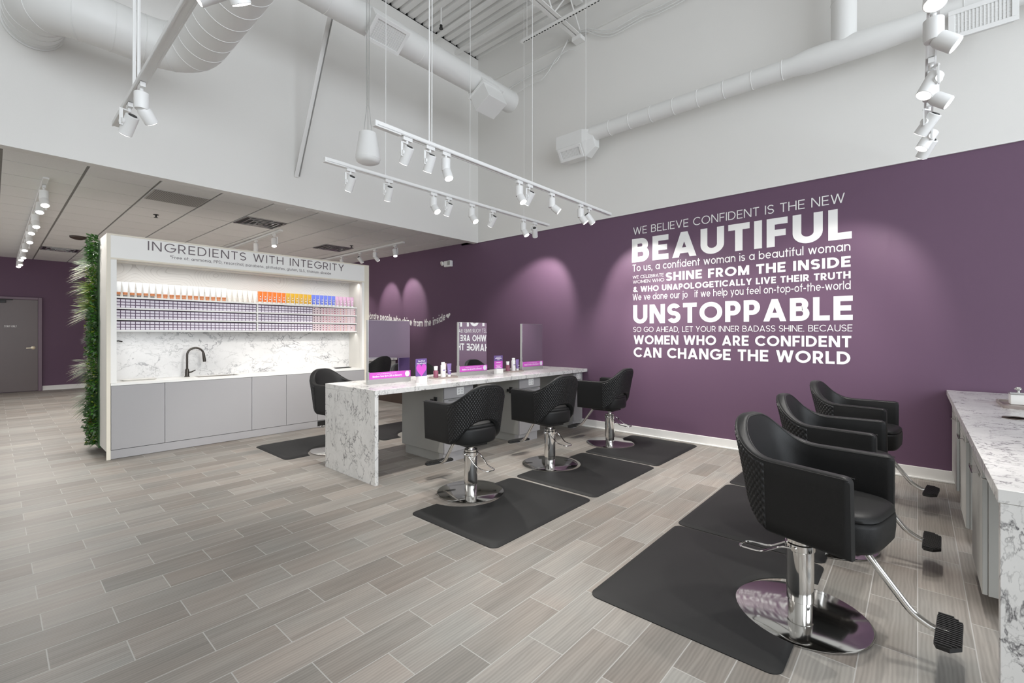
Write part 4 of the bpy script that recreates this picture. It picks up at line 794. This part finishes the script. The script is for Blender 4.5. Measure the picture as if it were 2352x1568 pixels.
obj('tray', g.loops([[(p[0], p[1], z) for p in rrect(4.78 + i, 5.24 - i, -0.68 + i, -0.46 - i, 0.02)] for i, z in ((0, 0.888), (0, 0.90), (0.006, 0.90), (0.006, 0.889))], cap=False), 'tray', o, world=True)
o = thing('canister', 'white square canister with a round clear knob, on the tray', 'canister', (5.04, -0.56, 0.889))
obj('body', G().box(-0.05, 0.05, -0.045, 0.045, 0, 0.075), 'slab', o, bevel=0.004); l = obj('lid', G().box(-0.054, 0.054, -0.049, 0.049, 0.0755, 0.09), 'silver', o, bevel=0.003); obj('knob', G().lathe([(0, 0.09), (0.008, 0.09), (0.008, 0.097), (0.02, 0.108), (0.022, 0.117), (0.014, 0.128), (0, 0.13)], 16), 'chrome', l)
tag(obj('dryer_ring', G().lathe([(0.052, 0), (0.060, 0), (0.060, 0.006), (0.052, 0.006), (0.050, 0.001)], 32, (4.25, -0.46, 0.8805)).lathe([(0, 0.0), (0.051, 0.0), (0.051, 0.001), (0, 0.001)], 32, (4.25, -0.46, 0.8805)), 'wood'), 'round dark recessed ring in the right-hand marble counter', 'ring')
# ------------------------------------------------------------------ track lighting
def rail(x0, x1, y0, y1, z, lab, feed, cables):
    t = thing('lighting_track', lab, 'track', ((x0 + x1) / 2, (y0 + y1) / 2, z), 0, 'ceiling light tracks')
    along = x1 - x0 > y1 - y0; h_ = 0.025
    b = (x0, x1, y0 - h_, y0 + h_) if along else (x0 - h_, x0 + h_, y0, y1)
    g = G().box(b[0], b[1], b[2], b[3], z + 0.004, z + 0.034)
    if along: g.box(b[0], b[1], b[2], b[2] + 0.009, z, z + 0.006).box(b[0], b[1], b[3] - 0.009, b[3], z, z + 0.006)
    else: g.box(b[0], b[0] + 0.009, b[2], b[3], z, z + 0.006).box(b[1] - 0.009, b[1], b[2], b[3], z, z + 0.006)
    obj('rail', g, 'fixture', t, world=True)
    if feed: obj('feed_box', G().box(x0 - 0.02, x0 + 0.22, y0 - 0.022, y0 + 0.022, z - 0.008, z + 0.04), 'fixture', t, world=True, bevel=0.003)
    for p, top, r in cables: obj('suspension_cable', G().tube([(p[0], p[1], z + 0.03), (p[0] + 0.004, p[1], (z + top) / 2), (p[0] - 0.01 * (r > 0.004), p[1], top)], r, 6), 'fixture', t, world=True)
    return t
DK = 6.53
rail(2.10, 5.60, 4.21, 4.21, 3.045, 'far one of the two parallel light tracks hanging over the table', True, [((2.75, 4.21), 6.4, 0.004), ((3.97, 4.21), DK, 0.003), ((5.02, 4.21), DK, 0.002)])
rail(2.0, 5.66, 3.19, 3.19, 3.045, 'near one of the two parallel light tracks hanging over the table', True, [((2.52, 3.19), DK, 0.006), ((2.55, 3.19), DK, 0.005), ((3.95, 3.19), 5.92, 0.003), ((5.04, 3.19), DK, 0.003)])
rail(2.4, 5.66, -0.06, -0.06, 3.045, 'light track above the right-hand marble counter, seen end-on', False, [((2.9, -0.06), DK, 0.004), ((4.6, -0.06), DK, 0.003)])
rail(0.648, 0.648, 1.6, 4.75, 3.045, 'light track at upper left, running under the large bent duct', False, [((0.640, 4.0), DK, 0.010), ((0.665, 4.0), DK, 0.010)])
rail(0.40, 0.40, 7.3, 16.0, zc(11) - 0.06, 'light track on the lay-in ceiling leading to the staff door', False, [])
rail(3.21, 3.21, 8.0, 12.0, zc(9) - 0.05, 'light track on the lay-in ceiling above the word WITH', False, [])
rail(5.165, 5.165, 7.3, 12.0, zc(9) - 0.05, 'light track on the lay-in ceiling close to the purple wall', False, [])
SPOTS = []
def head(x, y, z, d, kind, lab, power=60, along='x', lit=True, grp='track light heads', size=80):
    d = Vector(d).normalized(); t = thing('track_light', lab, 'track light', (x, y, z), 0, grp); a = (0.045, 0.014) if along == 'x' else (0.014, 0.045)
    obj('adapter', G().box(-a[0], a[0], -a[1], a[1], -0.03, 0.0).cyl((0, 0, -0.056), (0, 0, -0.03), 0.011, n=10), 'fixture', t)
    r = 0.041
    if kind == 'e':
        obj('driver_housing', G().lathe([(0, -0.056), (r - 0.004, -0.056), (r, -0.06), (r, -0.150), (r * 0.9, -0.165), (0, -0.168)], 24), 'fixture', t)
        p0 = Vector((0, 0, -0.145)) + d * 0.01; p1 = p0 + d * 0.098; hd = obj('lamp_head', G().tube([p0, p0 + d * 0.02, p1 - d * 0.002, p1], [r * 0.8, r, r, r - 0.002], 24), 'fixture', t)
    else:
        sd = Vector((-d.y, d.x, 0)); sd = sd.normalized() if sd.length > 1e-3 else Vector((0, 1, 0)); c = Vector((0, 0, -0.135)) ; o_ = sd * (r + 0.011)
        obj('bracket_arm', G().rod((0, 0, -0.05), tuple(o_ + Vector((0, 0, -0.05))), 0.016, 0.008).rod(tuple(o_ + Vector((0, 0, -0.046))), tuple(o_ + Vector((0, 0, -0.165))), 0.008, 0.02).cyl(tuple(c + sd * (r - 0.002)), tuple(c + o_ + sd * 0.004), 0.022, n=18), 'fixture', t)
        p0 = c - d * 0.06; p1 = c + d * 0.085; hd = obj('lamp_head', G().tube([p0, p0 + d * 0.004, p1 - d * 0.002, p1], [r - 0.004, r, r, r - 0.002], 24), 'fixture', t)
        obj('cooling_cap', G().tube([p0 - d * 0.006, p0 + d * 0.002], [r * 0.6, r * 0.66], 18), 'black', hd)
    obj('lens', G().tube([p1 - d * 0.001, p1 + d * 0.0015], [r - 0.005, r - 0.005], 24), 'lens', hd)
    if lit:
        l = bpy.data.lights.new('spot_beam', 'SPOT'); l.energy = power; l.spot_size = radians(size); l.spot_blend = 0.55; l.shadow_soft_size = 0.03; l.color = (1.0, 0.965, 0.92)
        o = bpy.data.objects.new('spot_beam', l); COL.objects.link(o); o.parent = t; o.location = p1 + d * 0.03; o.rotation_euler = d.to_track_quat('-Z', 'Y').to_euler()
    return t
A_, B_ = (0.10, 0.62, -0.80), (0.05, -0.62, -0.80)
RZ = 3.045
def row(Y, items, words_):
    for i, (x, kind, d, pw) in enumerate(items): head(x, Y, RZ, d, kind, '%s lamp head from the left on the %s' % (nth(i), words_), pw)
P_ = 70
row(4.21, [(2.35, 'a', (0.0, 0.58, -0.80), P_), (2.79, 'a', (0.1, 0.5, -0.84), P_), (3.39, 'e', B_, P_), (3.62, 'a', (0.0, 0.5, -0.85), P_), (4.0, 'e', B_, P_), (4.38, 'a', (0.0, 0.62, -0.78), P_), (5.01, 'e', (0.1, -0.5, -0.85), P_), (5.27, 'a', (0.55, 0.35, -0.75), P_)], 'far light track over the table')
row(3.19, [(2.29, 'a', (0.0, 0.60, -0.80), P_), (2.53, 'a', (0.05, 0.5, -0.86), P_), (2.71, 'e', (0.0, -0.4, -0.9), P_), (3.73, 'e', (0.0, -0.5, -0.85), P_), (3.9, 'a', (0.0, 0.6, -0.8), P_), (4.31, 'e', (0.5, -0.6, -0.62), P_), (4.92, 'e', (0.35, -0.5, -0.80), P_), (5.12, 'a', (0.60, -0.30, -0.75), P_)], 'near light track over the table')
for i, (x, kind, d, pw) in enumerate([(2.72, 'a', (-0.35, 0.05, -0.9), P_), (3.13, 'e', (0.05, -0.72, -0.62), P_), (3.72, 'a', (-0.30, 0.38, -0.85), P_), (3.90, 'e', (0.0, -0.75, -0.6), P_), (4.40, 'a', (0.35, 0.55, -0.72), P_), (4.76, 'a', (-0.20, 0.45, -0.85), P_), (4.97, 'a', (0.50, 0.45, -0.72), P_ * 0.7)]):
    head(x, -0.06, RZ, d, kind, '%s lamp head from the top in the cluster over the right-hand counter' % nth(i), pw)
head(0.648, 2.30, RZ, (-0.75, 0.35, -0.55), 'a', 'large nearest lamp head cut by the top edge at upper left', 24, 'y'); head(0.648, 2.13, RZ, (0.5, 0.25, -0.8), 'e', 'lamp head just behind the one cut by the top edge at upper left', 24, 'y')
head(0.648, 3.81, RZ, (0.60, 0.45, -0.70), 'e', 'right one of the lamp heads at the lower end of the upper left track', 24, 'y'); head(0.648, 4.21, RZ, (-0.20, 0.55, -0.75), 'a', 'lower left lamp head on the track beneath the large bent duct', 24, 'y')
for i, y in enumerate((7.64, 8.27, 9.25, 10.1, 10.9, 12.25, 13.2, 13.9, 14.6, 15.3)):
    head(0.40, y, zc(11) - 0.06, (0.06 * (-1) ** i, -0.45, -0.85), 'a' if i % 2 else 'e', '%s lamp of the receding row leading to the staff door' % nth(i), 42, 'y', grp='lamp row to the staff door', size=110)
head(3.21, 9.11, zc(9) - 0.05, (0.05, 0.3, -0.9), 'e', 'unlit-looking lamp head above the sign, left of the lit one', 90, 'y', size=110); head(3.21, 8.30, zc(9) - 0.05, (-0.1, -0.35, -0.9), 'a', 'lit lamp head above the word INTEGRITY', 90, 'y', size=110)
head(5.165, 9.63, zc(9) - 0.05, (0.3, 0.3, -0.9), 'e', 'lamp head just clearing the right end of the sign', 30, 'y'); head(5.165, 8.86, zc(9) - 0.05, (0.66, 0.1, -0.72), 'a', 'second lamp head from the left near the right end of the sign', 70, 'y', size=50)
head(5.165, 8.29, zc(9) - 0.05, (0.70, -0.12, -0.68), 'e', 'lamp head tilted right towards the purple wall', 70, 'y', size=50); head(5.165, 7.59, zc(9) - 0.05, (-0.1, -0.35, -0.9), 'a', 'starry lit lamp head at the right end of its ceiling track', 30, 'y')

for x, y in ((3.21, 10.4), (3.21, 11.5), (5.165, 10.7), (5.165, 11.7)):  # unseen heads added to brighten the lay-in ceiling by bounce
    head(x, y, zc(9) - 0.05, (-0.2, 0.1, -0.95), 'a', 'lamp head hidden behind the display cabinet, %.1f metres back' % y, 150, 'y', size=120)
# ------------------------------------------------------------------ air ducts
def rings(pts, r, step, w=0.010):
    g = G(); P = [Vector(p) for p in pts]; acc = 0
    for a, b in zip(P, P[1:]):
        L_ = (b - a).length; d = (b - a).normalized(); s = step - acc
        while s < L_: c = a + d * s; g.tube([c - d * w / 2, c - d * w / 4, c + d * w / 4, c + d * w / 2], [r - 0.002, r + 0.004, r + 0.004, r - 0.002], 40, False); s += step
        acc = (acc + L_) % step
    return g
def grille(parent, c, u, v, w, h_, nu, nv, deep=0.008):
    # register: frame, dark back and crossing vanes on the plane spanned by u, v
    c, u, v = Vector(c), Vector(u).normalized(), Vector(v).normalized(); n = u.cross(v); fr, vn, bk = G(), G(), G()
    def slab(g, a0, a1, b0, b1, d0, d1): g.loops([[tuple(c + u * a + v * b + n * d) for a, b in ((a0, b0), (a1, b0), (a1, b1), (a0, b1))] for d in (d0, d1)])
    m = 0.04
    slab(fr, -w / 2, w / 2, h_ / 2 - m, h_ / 2, -0.004, 0.008); slab(fr, -w / 2, w / 2, -h_ / 2, -h_ / 2 + m, -0.004, 0.008); slab(fr, -w / 2, -w / 2 + m, -h_ / 2 + m, h_ / 2 - m, -0.004, 0.008); slab(fr, w / 2 - m, w / 2, -h_ / 2 + m, h_ / 2 - m, -0.004, 0.008)
    slab(bk, -w / 2 + m, w / 2 - m, -h_ / 2 + m, h_ / 2 - m, -deep - 0.004, -deep)
    iw, ih = w - 2 * m, h_ - 2 * m
    for i in range(1, nu): a = -iw / 2 + iw * i / nu; slab(vn, a - 0.0035, a + 0.0035, -ih / 2, ih / 2, -0.003, 0.001)
    for i in range(1, nv): b = -ih / 2 + ih * i / nv; slab(vn, -iw / 2, iw / 2, b - 0.002, b + 0.002, -0.005, -0.002)
    o = obj('register', fr, 'fixture', parent, world=True, bevel=0.002); obj('register_back', bk, 'dark', o, world=True, smooth=0); obj('vanes', vn, 'fixture', o, world=True, smooth=0)
d = thing('air_duct', 'straight white round duct with a grille, hanging across the top centre', 'duct', (2.0, 4.77, 5.03), 0, 'air ducts')
Y, Z, R_ = 4.77, 5.03, 0.16
obj('pipe', G().tube([(-2.5, Y, Z), (5.36, Y, Z), (5.385, Y, Z), (5.39, Y, Z)], [R_, R_, R_ - 0.01, R_ - 0.04], 48), 'duct', d, world=True)
obj('seam_rings', rings([(-2.5, Y, Z), (5.3, Y, Z)], R_, 1.22), 'duct', d, world=True)
nrm = Vector((0, -0.53, -0.85)); up = Vector((0, -0.85, 0.53)); c = Vector((3.02, 4.58, 4.85))
g = G().loops([[tuple(c + Vector((a, 0, 0)) + up * b + nrm * k) for a, b in ((-0.20, -0.12), (0.20, -0.12), (0.20, 0.12), (-0.20, 0.12))] for k in (-0.20, -0.006)]); obj('register_boot', g, 'duct', d, world=True)
grille(d, c, (1, 0, 0), tuple(up), 0.45, 0.31, 14, 9)
n2 = Vector((0, -0.45, -0.89)); u2 = Vector((0, -0.89, 0.45)); c2 = Vector((4.74, Y, Z))
g = G().loops([[tuple(c2 + Vector((a, 0, 0)) + u2 * b + n2 * k) for a, b in ((-0.185 - e, -0.15 - e), (0.185 + e, -0.15 - e), (0.185 + e, 0.15 + e), (-0.185 - e, 0.15 + e))] for k, e in ((0.06, 0.0), (0.17, 0.0), (0.171, 0.03), (0.18, 0.03), (0.181, 0.0), (0.42, 0.0))]); obj('outlet_box', g, 'duct', d, world=True, bevel=0.004)
d = thing('air_duct', 'large bent white duct with ribbed seams at the top left', 'duct', (1.0, 5.1, 4.03), 0, 'air ducts')
path = arcpts([(0.25, 6.125, 4.26), (0.25, 5.17, 4.05), (1.24, 5.17, 4.03), (1.24, -2.5, 4.06)], 0.40, 14); obj('pipe', G().tube(path, 0.20, 48), 'duct', d, world=True, smooth=60)
obj('seam_rings', rings(path, 0.20, 0.21, 0.008), 'duct', d, world=True); obj('wall_collar', G().tube([(0.25, 6.05, 4.24), (0.25, 6.124, 4.26)], [0.212, 0.212], 40), 'duct', d, world=True)
d = thing('air_duct', 'slender white duct along the right wall, ending in a grille box', 'duct', (5.72, 2, 4.28), 0, 'air ducts')
X, Z = 5.70, 4.28
obj('pipe', G().tube([(X, 3.62, Z), (X, 1.0, Z), (X, 0.86, Z), (X, 0.26, Z), (X, 0.12, Z), (X, -3.5, Z)], [0.10, 0.10, 0.122, 0.122, 0.110, 0.110], 40), 'duct', d, world=True, smooth=30)
obj('seam_rings', rings([(X, 3.5, Z), (X, 1.05, Z)], 0.10, 0.30, 0.008).merge(rings([(X, 0.1, Z), (X, -3, Z)], 0.110, 0.4, 0.008)), 'duct', d, world=True)
obj('branch_pipe', G().tube([(X - 0.0, 0.56, Z + 0.02), (X, 0.56, 6.5)], 0.108, 40), 'duct', d, world=True); obj('branch_seams', rings([(X, 0.56, Z + 0.20), (X, 0.56, 6.5)], 0.108, 0.28, 0.008), 'duct', d, world=True)
BX = ((5.575, 4.155), (5.575, 4.34), (5.85, 4.34), (5.85, 4.0), (5.69, 3.985))
g = G().loops([[(X + (x_ - X) * s_, y_, 4.25 + (z_ - 4.25) * s_) for x_, z_ in BX] for y_, s_ in ((3.44, 0.62), (3.60, 1.0), (4.05, 1.0))]); obj('outlet_box', g, 'duct', d, world=True, smooth=0, bevel=0.003)
grille(d, (5.629, 3.825, 4.066), (0, -1, 0), (-0.56, 0, 0.83), 0.40, 0.19, 14, 4)
obj('register_boot', G().box(5.55, 5.62, -0.60, -0.22, 4.0, 4.22), 'duct', d, world=True)
grille(d, (5.545, -0.41, 4.10), (0, -1, 0), (0, 0, 1), 0.42, 0.25, 15, 6)
# ------------------------------------------------------------------ roof steel, brace, strut, cables
j = thing('roof_joist', 'painted steel joist under the corrugated deck, ending at the right wall', 'beam', (2.0, 3.88, 5.94))
g = G().box(-4.9, 5.95, 3.815, 3.868, 5.93, 5.943).box(-4.9, 5.95, 3.855, 3.868, 5.943, 5.99).box(-4.9, 5.95, 3.892, 3.945, 5.93, 5.943).box(-4.9, 5.95, 3.892, 3.905, 5.943, 5.99).box(-4.9, 5.95, 3.82, 3.94, 6.45, 6.51); obj('chords', g, 'deck', j, world=True, smooth=0)
g = G()
for i in range(14): x = -4.6 + i * 0.76; g.cyl((x, 3.88, 5.96), (x + 0.38, 3.88, 6.46), 0.012, n=8).cyl((x + 0.38, 3.88, 6.46), (x + 0.76, 3.88, 5.96), 0.012, n=8)
obj('web_bars', g, 'deck', j, world=True); obj('bearing_seat', G().box(5.86, 5.985, 3.80, 3.96, 5.87, 5.93), 'deck', j, world=True)
for x, lab in ((4.92, 'left one of two pale purlin bars under the roof deck'), (5.43, 'right one of two pale purlin bars under the roof deck')): tag(obj('purlin_bar', G().rod((x, 6.129, 6.37), (x, -4.9, 6.40), 0.05, 0.05), 'deck'), lab, 'beam', 'purlin bars')
s = thing('slotted_strut', 'perforated metal strut hanging across the joist near the roof', 'strut', (5.45, 3, 5.87)); obj('channel', G().box(5.36, 5.40, -2.0, 4.56, 5.87, 5.91), 'deck', s, world=True, smooth=0)
g = G()
for i in range(80): y = 4.52 - i * 0.05; g.box(5.372, 5.388, y - 0.028, y, 5.868, 5.87)
obj('slots', g, 'dark', s, world=True, smooth=0); obj('hanger_rod', G().cyl((5.38, 4.45, 5.91), (5.38, 4.45, 6.52), 0.005, n=8).cyl((5.38, 2.0, 5.91), (5.38, 2.0, 6.52), 0.005, n=8), 'deck', s, world=True)
b = thing('wall_brace', 'thin diagonal steel brace rising from the white bulkhead wall', 'brace', (2.648, 6.12, 3.44))
p0, p1 = Vector((2.648, 6.122, 3.47)), Vector((2.80, 4.95, 6.45)); obj('channel', G().rod(p0, p1, 0.055, 0.008), 'deck', b, world=True); dd = (p1 - p0).normalized(); sd = dd.cross(Vector((0, 0, 1))).normalized()
off = sd * -0.027; obj('flange', G().rod(p0 + off + Vector((0, 0, 0.02)), p1 + off + Vector((0, 0, 0.02)), 0.006, 0.07), 'tee', b, world=True)  # dark flange colour carries the shading on the brace's left face
c = thing('cable_bundle', 'loose white cables draped along the right wall below the joist end', 'cables', (5.9, 4, 5.8))
CB = [[(3.92, 6.02), (3.73, 5.98), (3.54, 5.86), (3.32, 5.76), (3.12, 5.76), (2.84, 5.78), (2.38, 5.76), (0.5, 5.9)], [(4.07, 5.98), (4.16, 5.88), (4.29, 5.76), (4.5, 5.73), (4.73, 5.73), (4.97, 5.72), (5.6, 5.64)], [(3.92, 5.74), (4.04, 5.80), (4.16, 5.79), (4.29, 5.75), (4.44, 5.61), (4.59, 5.53), (4.81, 5.54), (5.5, 5.45)]]
def spline(pts, n=6):
    out = []
    for i in range(len(pts) - 1):
        p = [Vector(pts[max(0, min(len(pts) - 1, k))]) for k in (i - 1, i, i + 1, i + 2)]
        for q in range(n):
            t = q / n; out.append(0.5 * (2 * p[1] + (p[2] - p[0]) * t + (2 * p[0] - 5 * p[1] + 4 * p[2] - p[3]) * t * t + (3 * p[1] - p[0] - 3 * p[2] + p[3]) * t ** 3))
    return out + [Vector(pts[-1])]
for k, (q, dz) in enumerate(((CB[0], 0), (CB[0], -0.05), (CB[0], 0.03), (CB[1], 0), (CB[1], -0.04), (CB[2], 0))): obj('cable', G().tube(spline([(5.93 - 0.015 * (k % 3), y, z + dz * min(1, i / 2)) for i, (y, z) in enumerate(q)]), 0.007, 6), 'duct', c, world=True)
# pendant speaker
s = thing('pendant_speaker', 'white pendant speaker hanging beside the far light track', 'speaker', (2.657, 4.40, 3.23))
obj('body', G().lathe([(0, 0.33), (0.076, 0.33), (0.088, 0.322), (0.092, 0.30), (0.128, 0.07), (0.128, 0.045), (0, 0.045)], 40), 'fixture', s, smooth=40); obj('grille', G().lathe([(0.126, 0.046), (0.120, 0.02), (0.09, 0.004), (0, 0.0)], 40), 'fixture', s, smooth=60)
g = G()
for k in range(3): a = 2 * pi * k / 3; g.tube([(0.05 * cos(a), 0.05 * sin(a), 0.33), (0.012 * cos(a), 0.012 * sin(a), 0.62), (0.02 * cos(a), 0.02 * sin(a), 2.2), (0.015 * cos(a), 0.015 * sin(a), 3.25)], 0.0032, 6)
obj('suspension_cable', g, 'alu', s)
tag(obj('sprinkler_head', G().cyl((4.66, 5.6, 6.25), (4.66, 5.6, 6.52), 0.012, n=10, m=1).cyl((4.66, 5.6, 6.20), (4.66, 5.6, 6.25), 0.022, n=12).cyl((4.66, 5.6, 6.19), (4.66, 5.6, 6.20), 0.032, n=14), ['black', 'deck']), 'small black sprinkler head just below the roof deck', 'sprinkler')
# ------------------------------------------------------------------ fittings on the lay-in ceiling
def diffuser(x, y, lab, dark=False):
    z = zc(y + 0.3); t = thing('ceiling_diffuser', lab, 'air vent', (x + 0.305, y + 0.305, z), 0, 'ceiling diffusers')
    g = G()
    for i in range(4):
        o_ = 0.012 + i * 0.07; w = 0.022
        for a in ((o_, 0.61 - o_, o_, o_ + w), (o_, 0.61 - o_, 0.61 - o_ - w, 0.61 - o_), (o_, o_ + w, o_ + w, 0.61 - o_ - w), (0.61 - o_ - w, 0.61 - o_, o_ + w, 0.61 - o_ - w)): g.box(x + a[0], x + a[1], y + a[2], y + a[3], z - 0.012 - 0.006 * i, z - 0.003)
    g.box(x + 0.27, x + 0.34, y + 0.27, y + 0.34, z - 0.034, z - 0.028)
    obj('louvre_rings', g, 'silver', t, world=True, bevel=0.004); obj('backing', G().box(x + 0.01, x + 0.60, y + 0.01, y + 0.60, z - 0.0045, z - 0.003), 'black', t, world=True)
diffuser(2.499, 7.47, 'square metal ceiling diffuser above the words WITH INTEGRITY'); diffuser(4.332, 8.69, 'square metal ceiling diffuser near the right end of the cabinet'); diffuser(0.666, 13.5, 'distant square ceiling diffuser near the plant wall top')
z = zc(7.1); t = thing('return_grille', 'perforated grey return air tile beside the bulkhead', 'air vent', (1.57, 7.16, z)); obj('perforated_panel', G().box(1.29, 1.865, 6.875, 7.46, z - 0.006, z - 0.002), 'perf', t, world=True)
g = G()
for i in range(26):
    for k in range(26): x, y = 1.31 + i * 0.0212, 6.895 + k * 0.0218; g.add([(x, y, z - 0.0065), (x + 0.011, y, z - 0.0065), (x + 0.011, y + 0.011, z - 0.0065), (x, y + 0.011, z - 0.0065)], [(0, 3, 2, 1)])
obj('holes', g, 'black', t, world=True, smooth=0)
for x, y, lab in ((1.602, 8.43, 'dark sprinkler on the lay-in ceiling left of the cabinet sign'), (4.744, 8.46, 'dark sprinkler on the lay-in ceiling right of the cabinet sign')):
    z = zc(y); tag(obj('sprinkler_head', G().lathe([(0, -0.002), (0.035, -0.002), (0.035, -0.006), (0.012, -0.010), (0.010, -0.04), (0.026, -0.042), (0.026, -0.045), (0, -0.045)][::-1], 18, (x, y, z)), 'black'), lab, 'sprinkler', 'ceiling sprinklers')
z = zc(11.6); tag(obj('smoke_detector', G().lathe([(0, -0.055), (0.06, -0.055), (0.115, -0.03), (0.12, -0.002), (0, -0.002)], 32, (1.05, 11.6, z)), 'wood'), 'dark round dome on the ceiling above the plant wall', 'detector')
z = zc(6.5); tag(obj('ceiling_speaker', G().lathe([(0, -0.012), (0.13, -0.012), (0.145, -0.008), (0.15, -0.002), (0, -0.002)], 40, (2.86, 6.56, z)), 'fixture'), 'flat round white ceiling speaker next to the bulkhead', 'speaker')
# emergency light on the purple wall
t = thing('emergency_light', 'small white emergency light high on the purple wall', 'emergency light', (5.999, 6.95, 2.735))
obj('housing', G().box(5.93, 5.999, 6.845, 7.05, 2.735, 2.855), 'fixture', t, world=True, bevel=0.012); obj('vent_panel', G().box(5.927, 5.931, 6.86, 6.94, 2.765, 2.84), 'alu', t, world=True, bevel=0.002)
obj('lamp', G().tube([(5.96, 7.085, 2.82), (5.93, 7.095, 2.81), (5.915, 7.10, 2.805)], [0.03, 0.048, 0.045], 20), 'bright', t, world=True)
tag(obj('bench', G().box(5.47, 5.955, 7.2, 9.8, 0.0, 0.36).box(5.45, 5.955, 7.19, 9.81, 0.36, 0.40), 'wood', bevel=0.004), 'dark wooden bench seen through the gap under the marble table', 'bench')
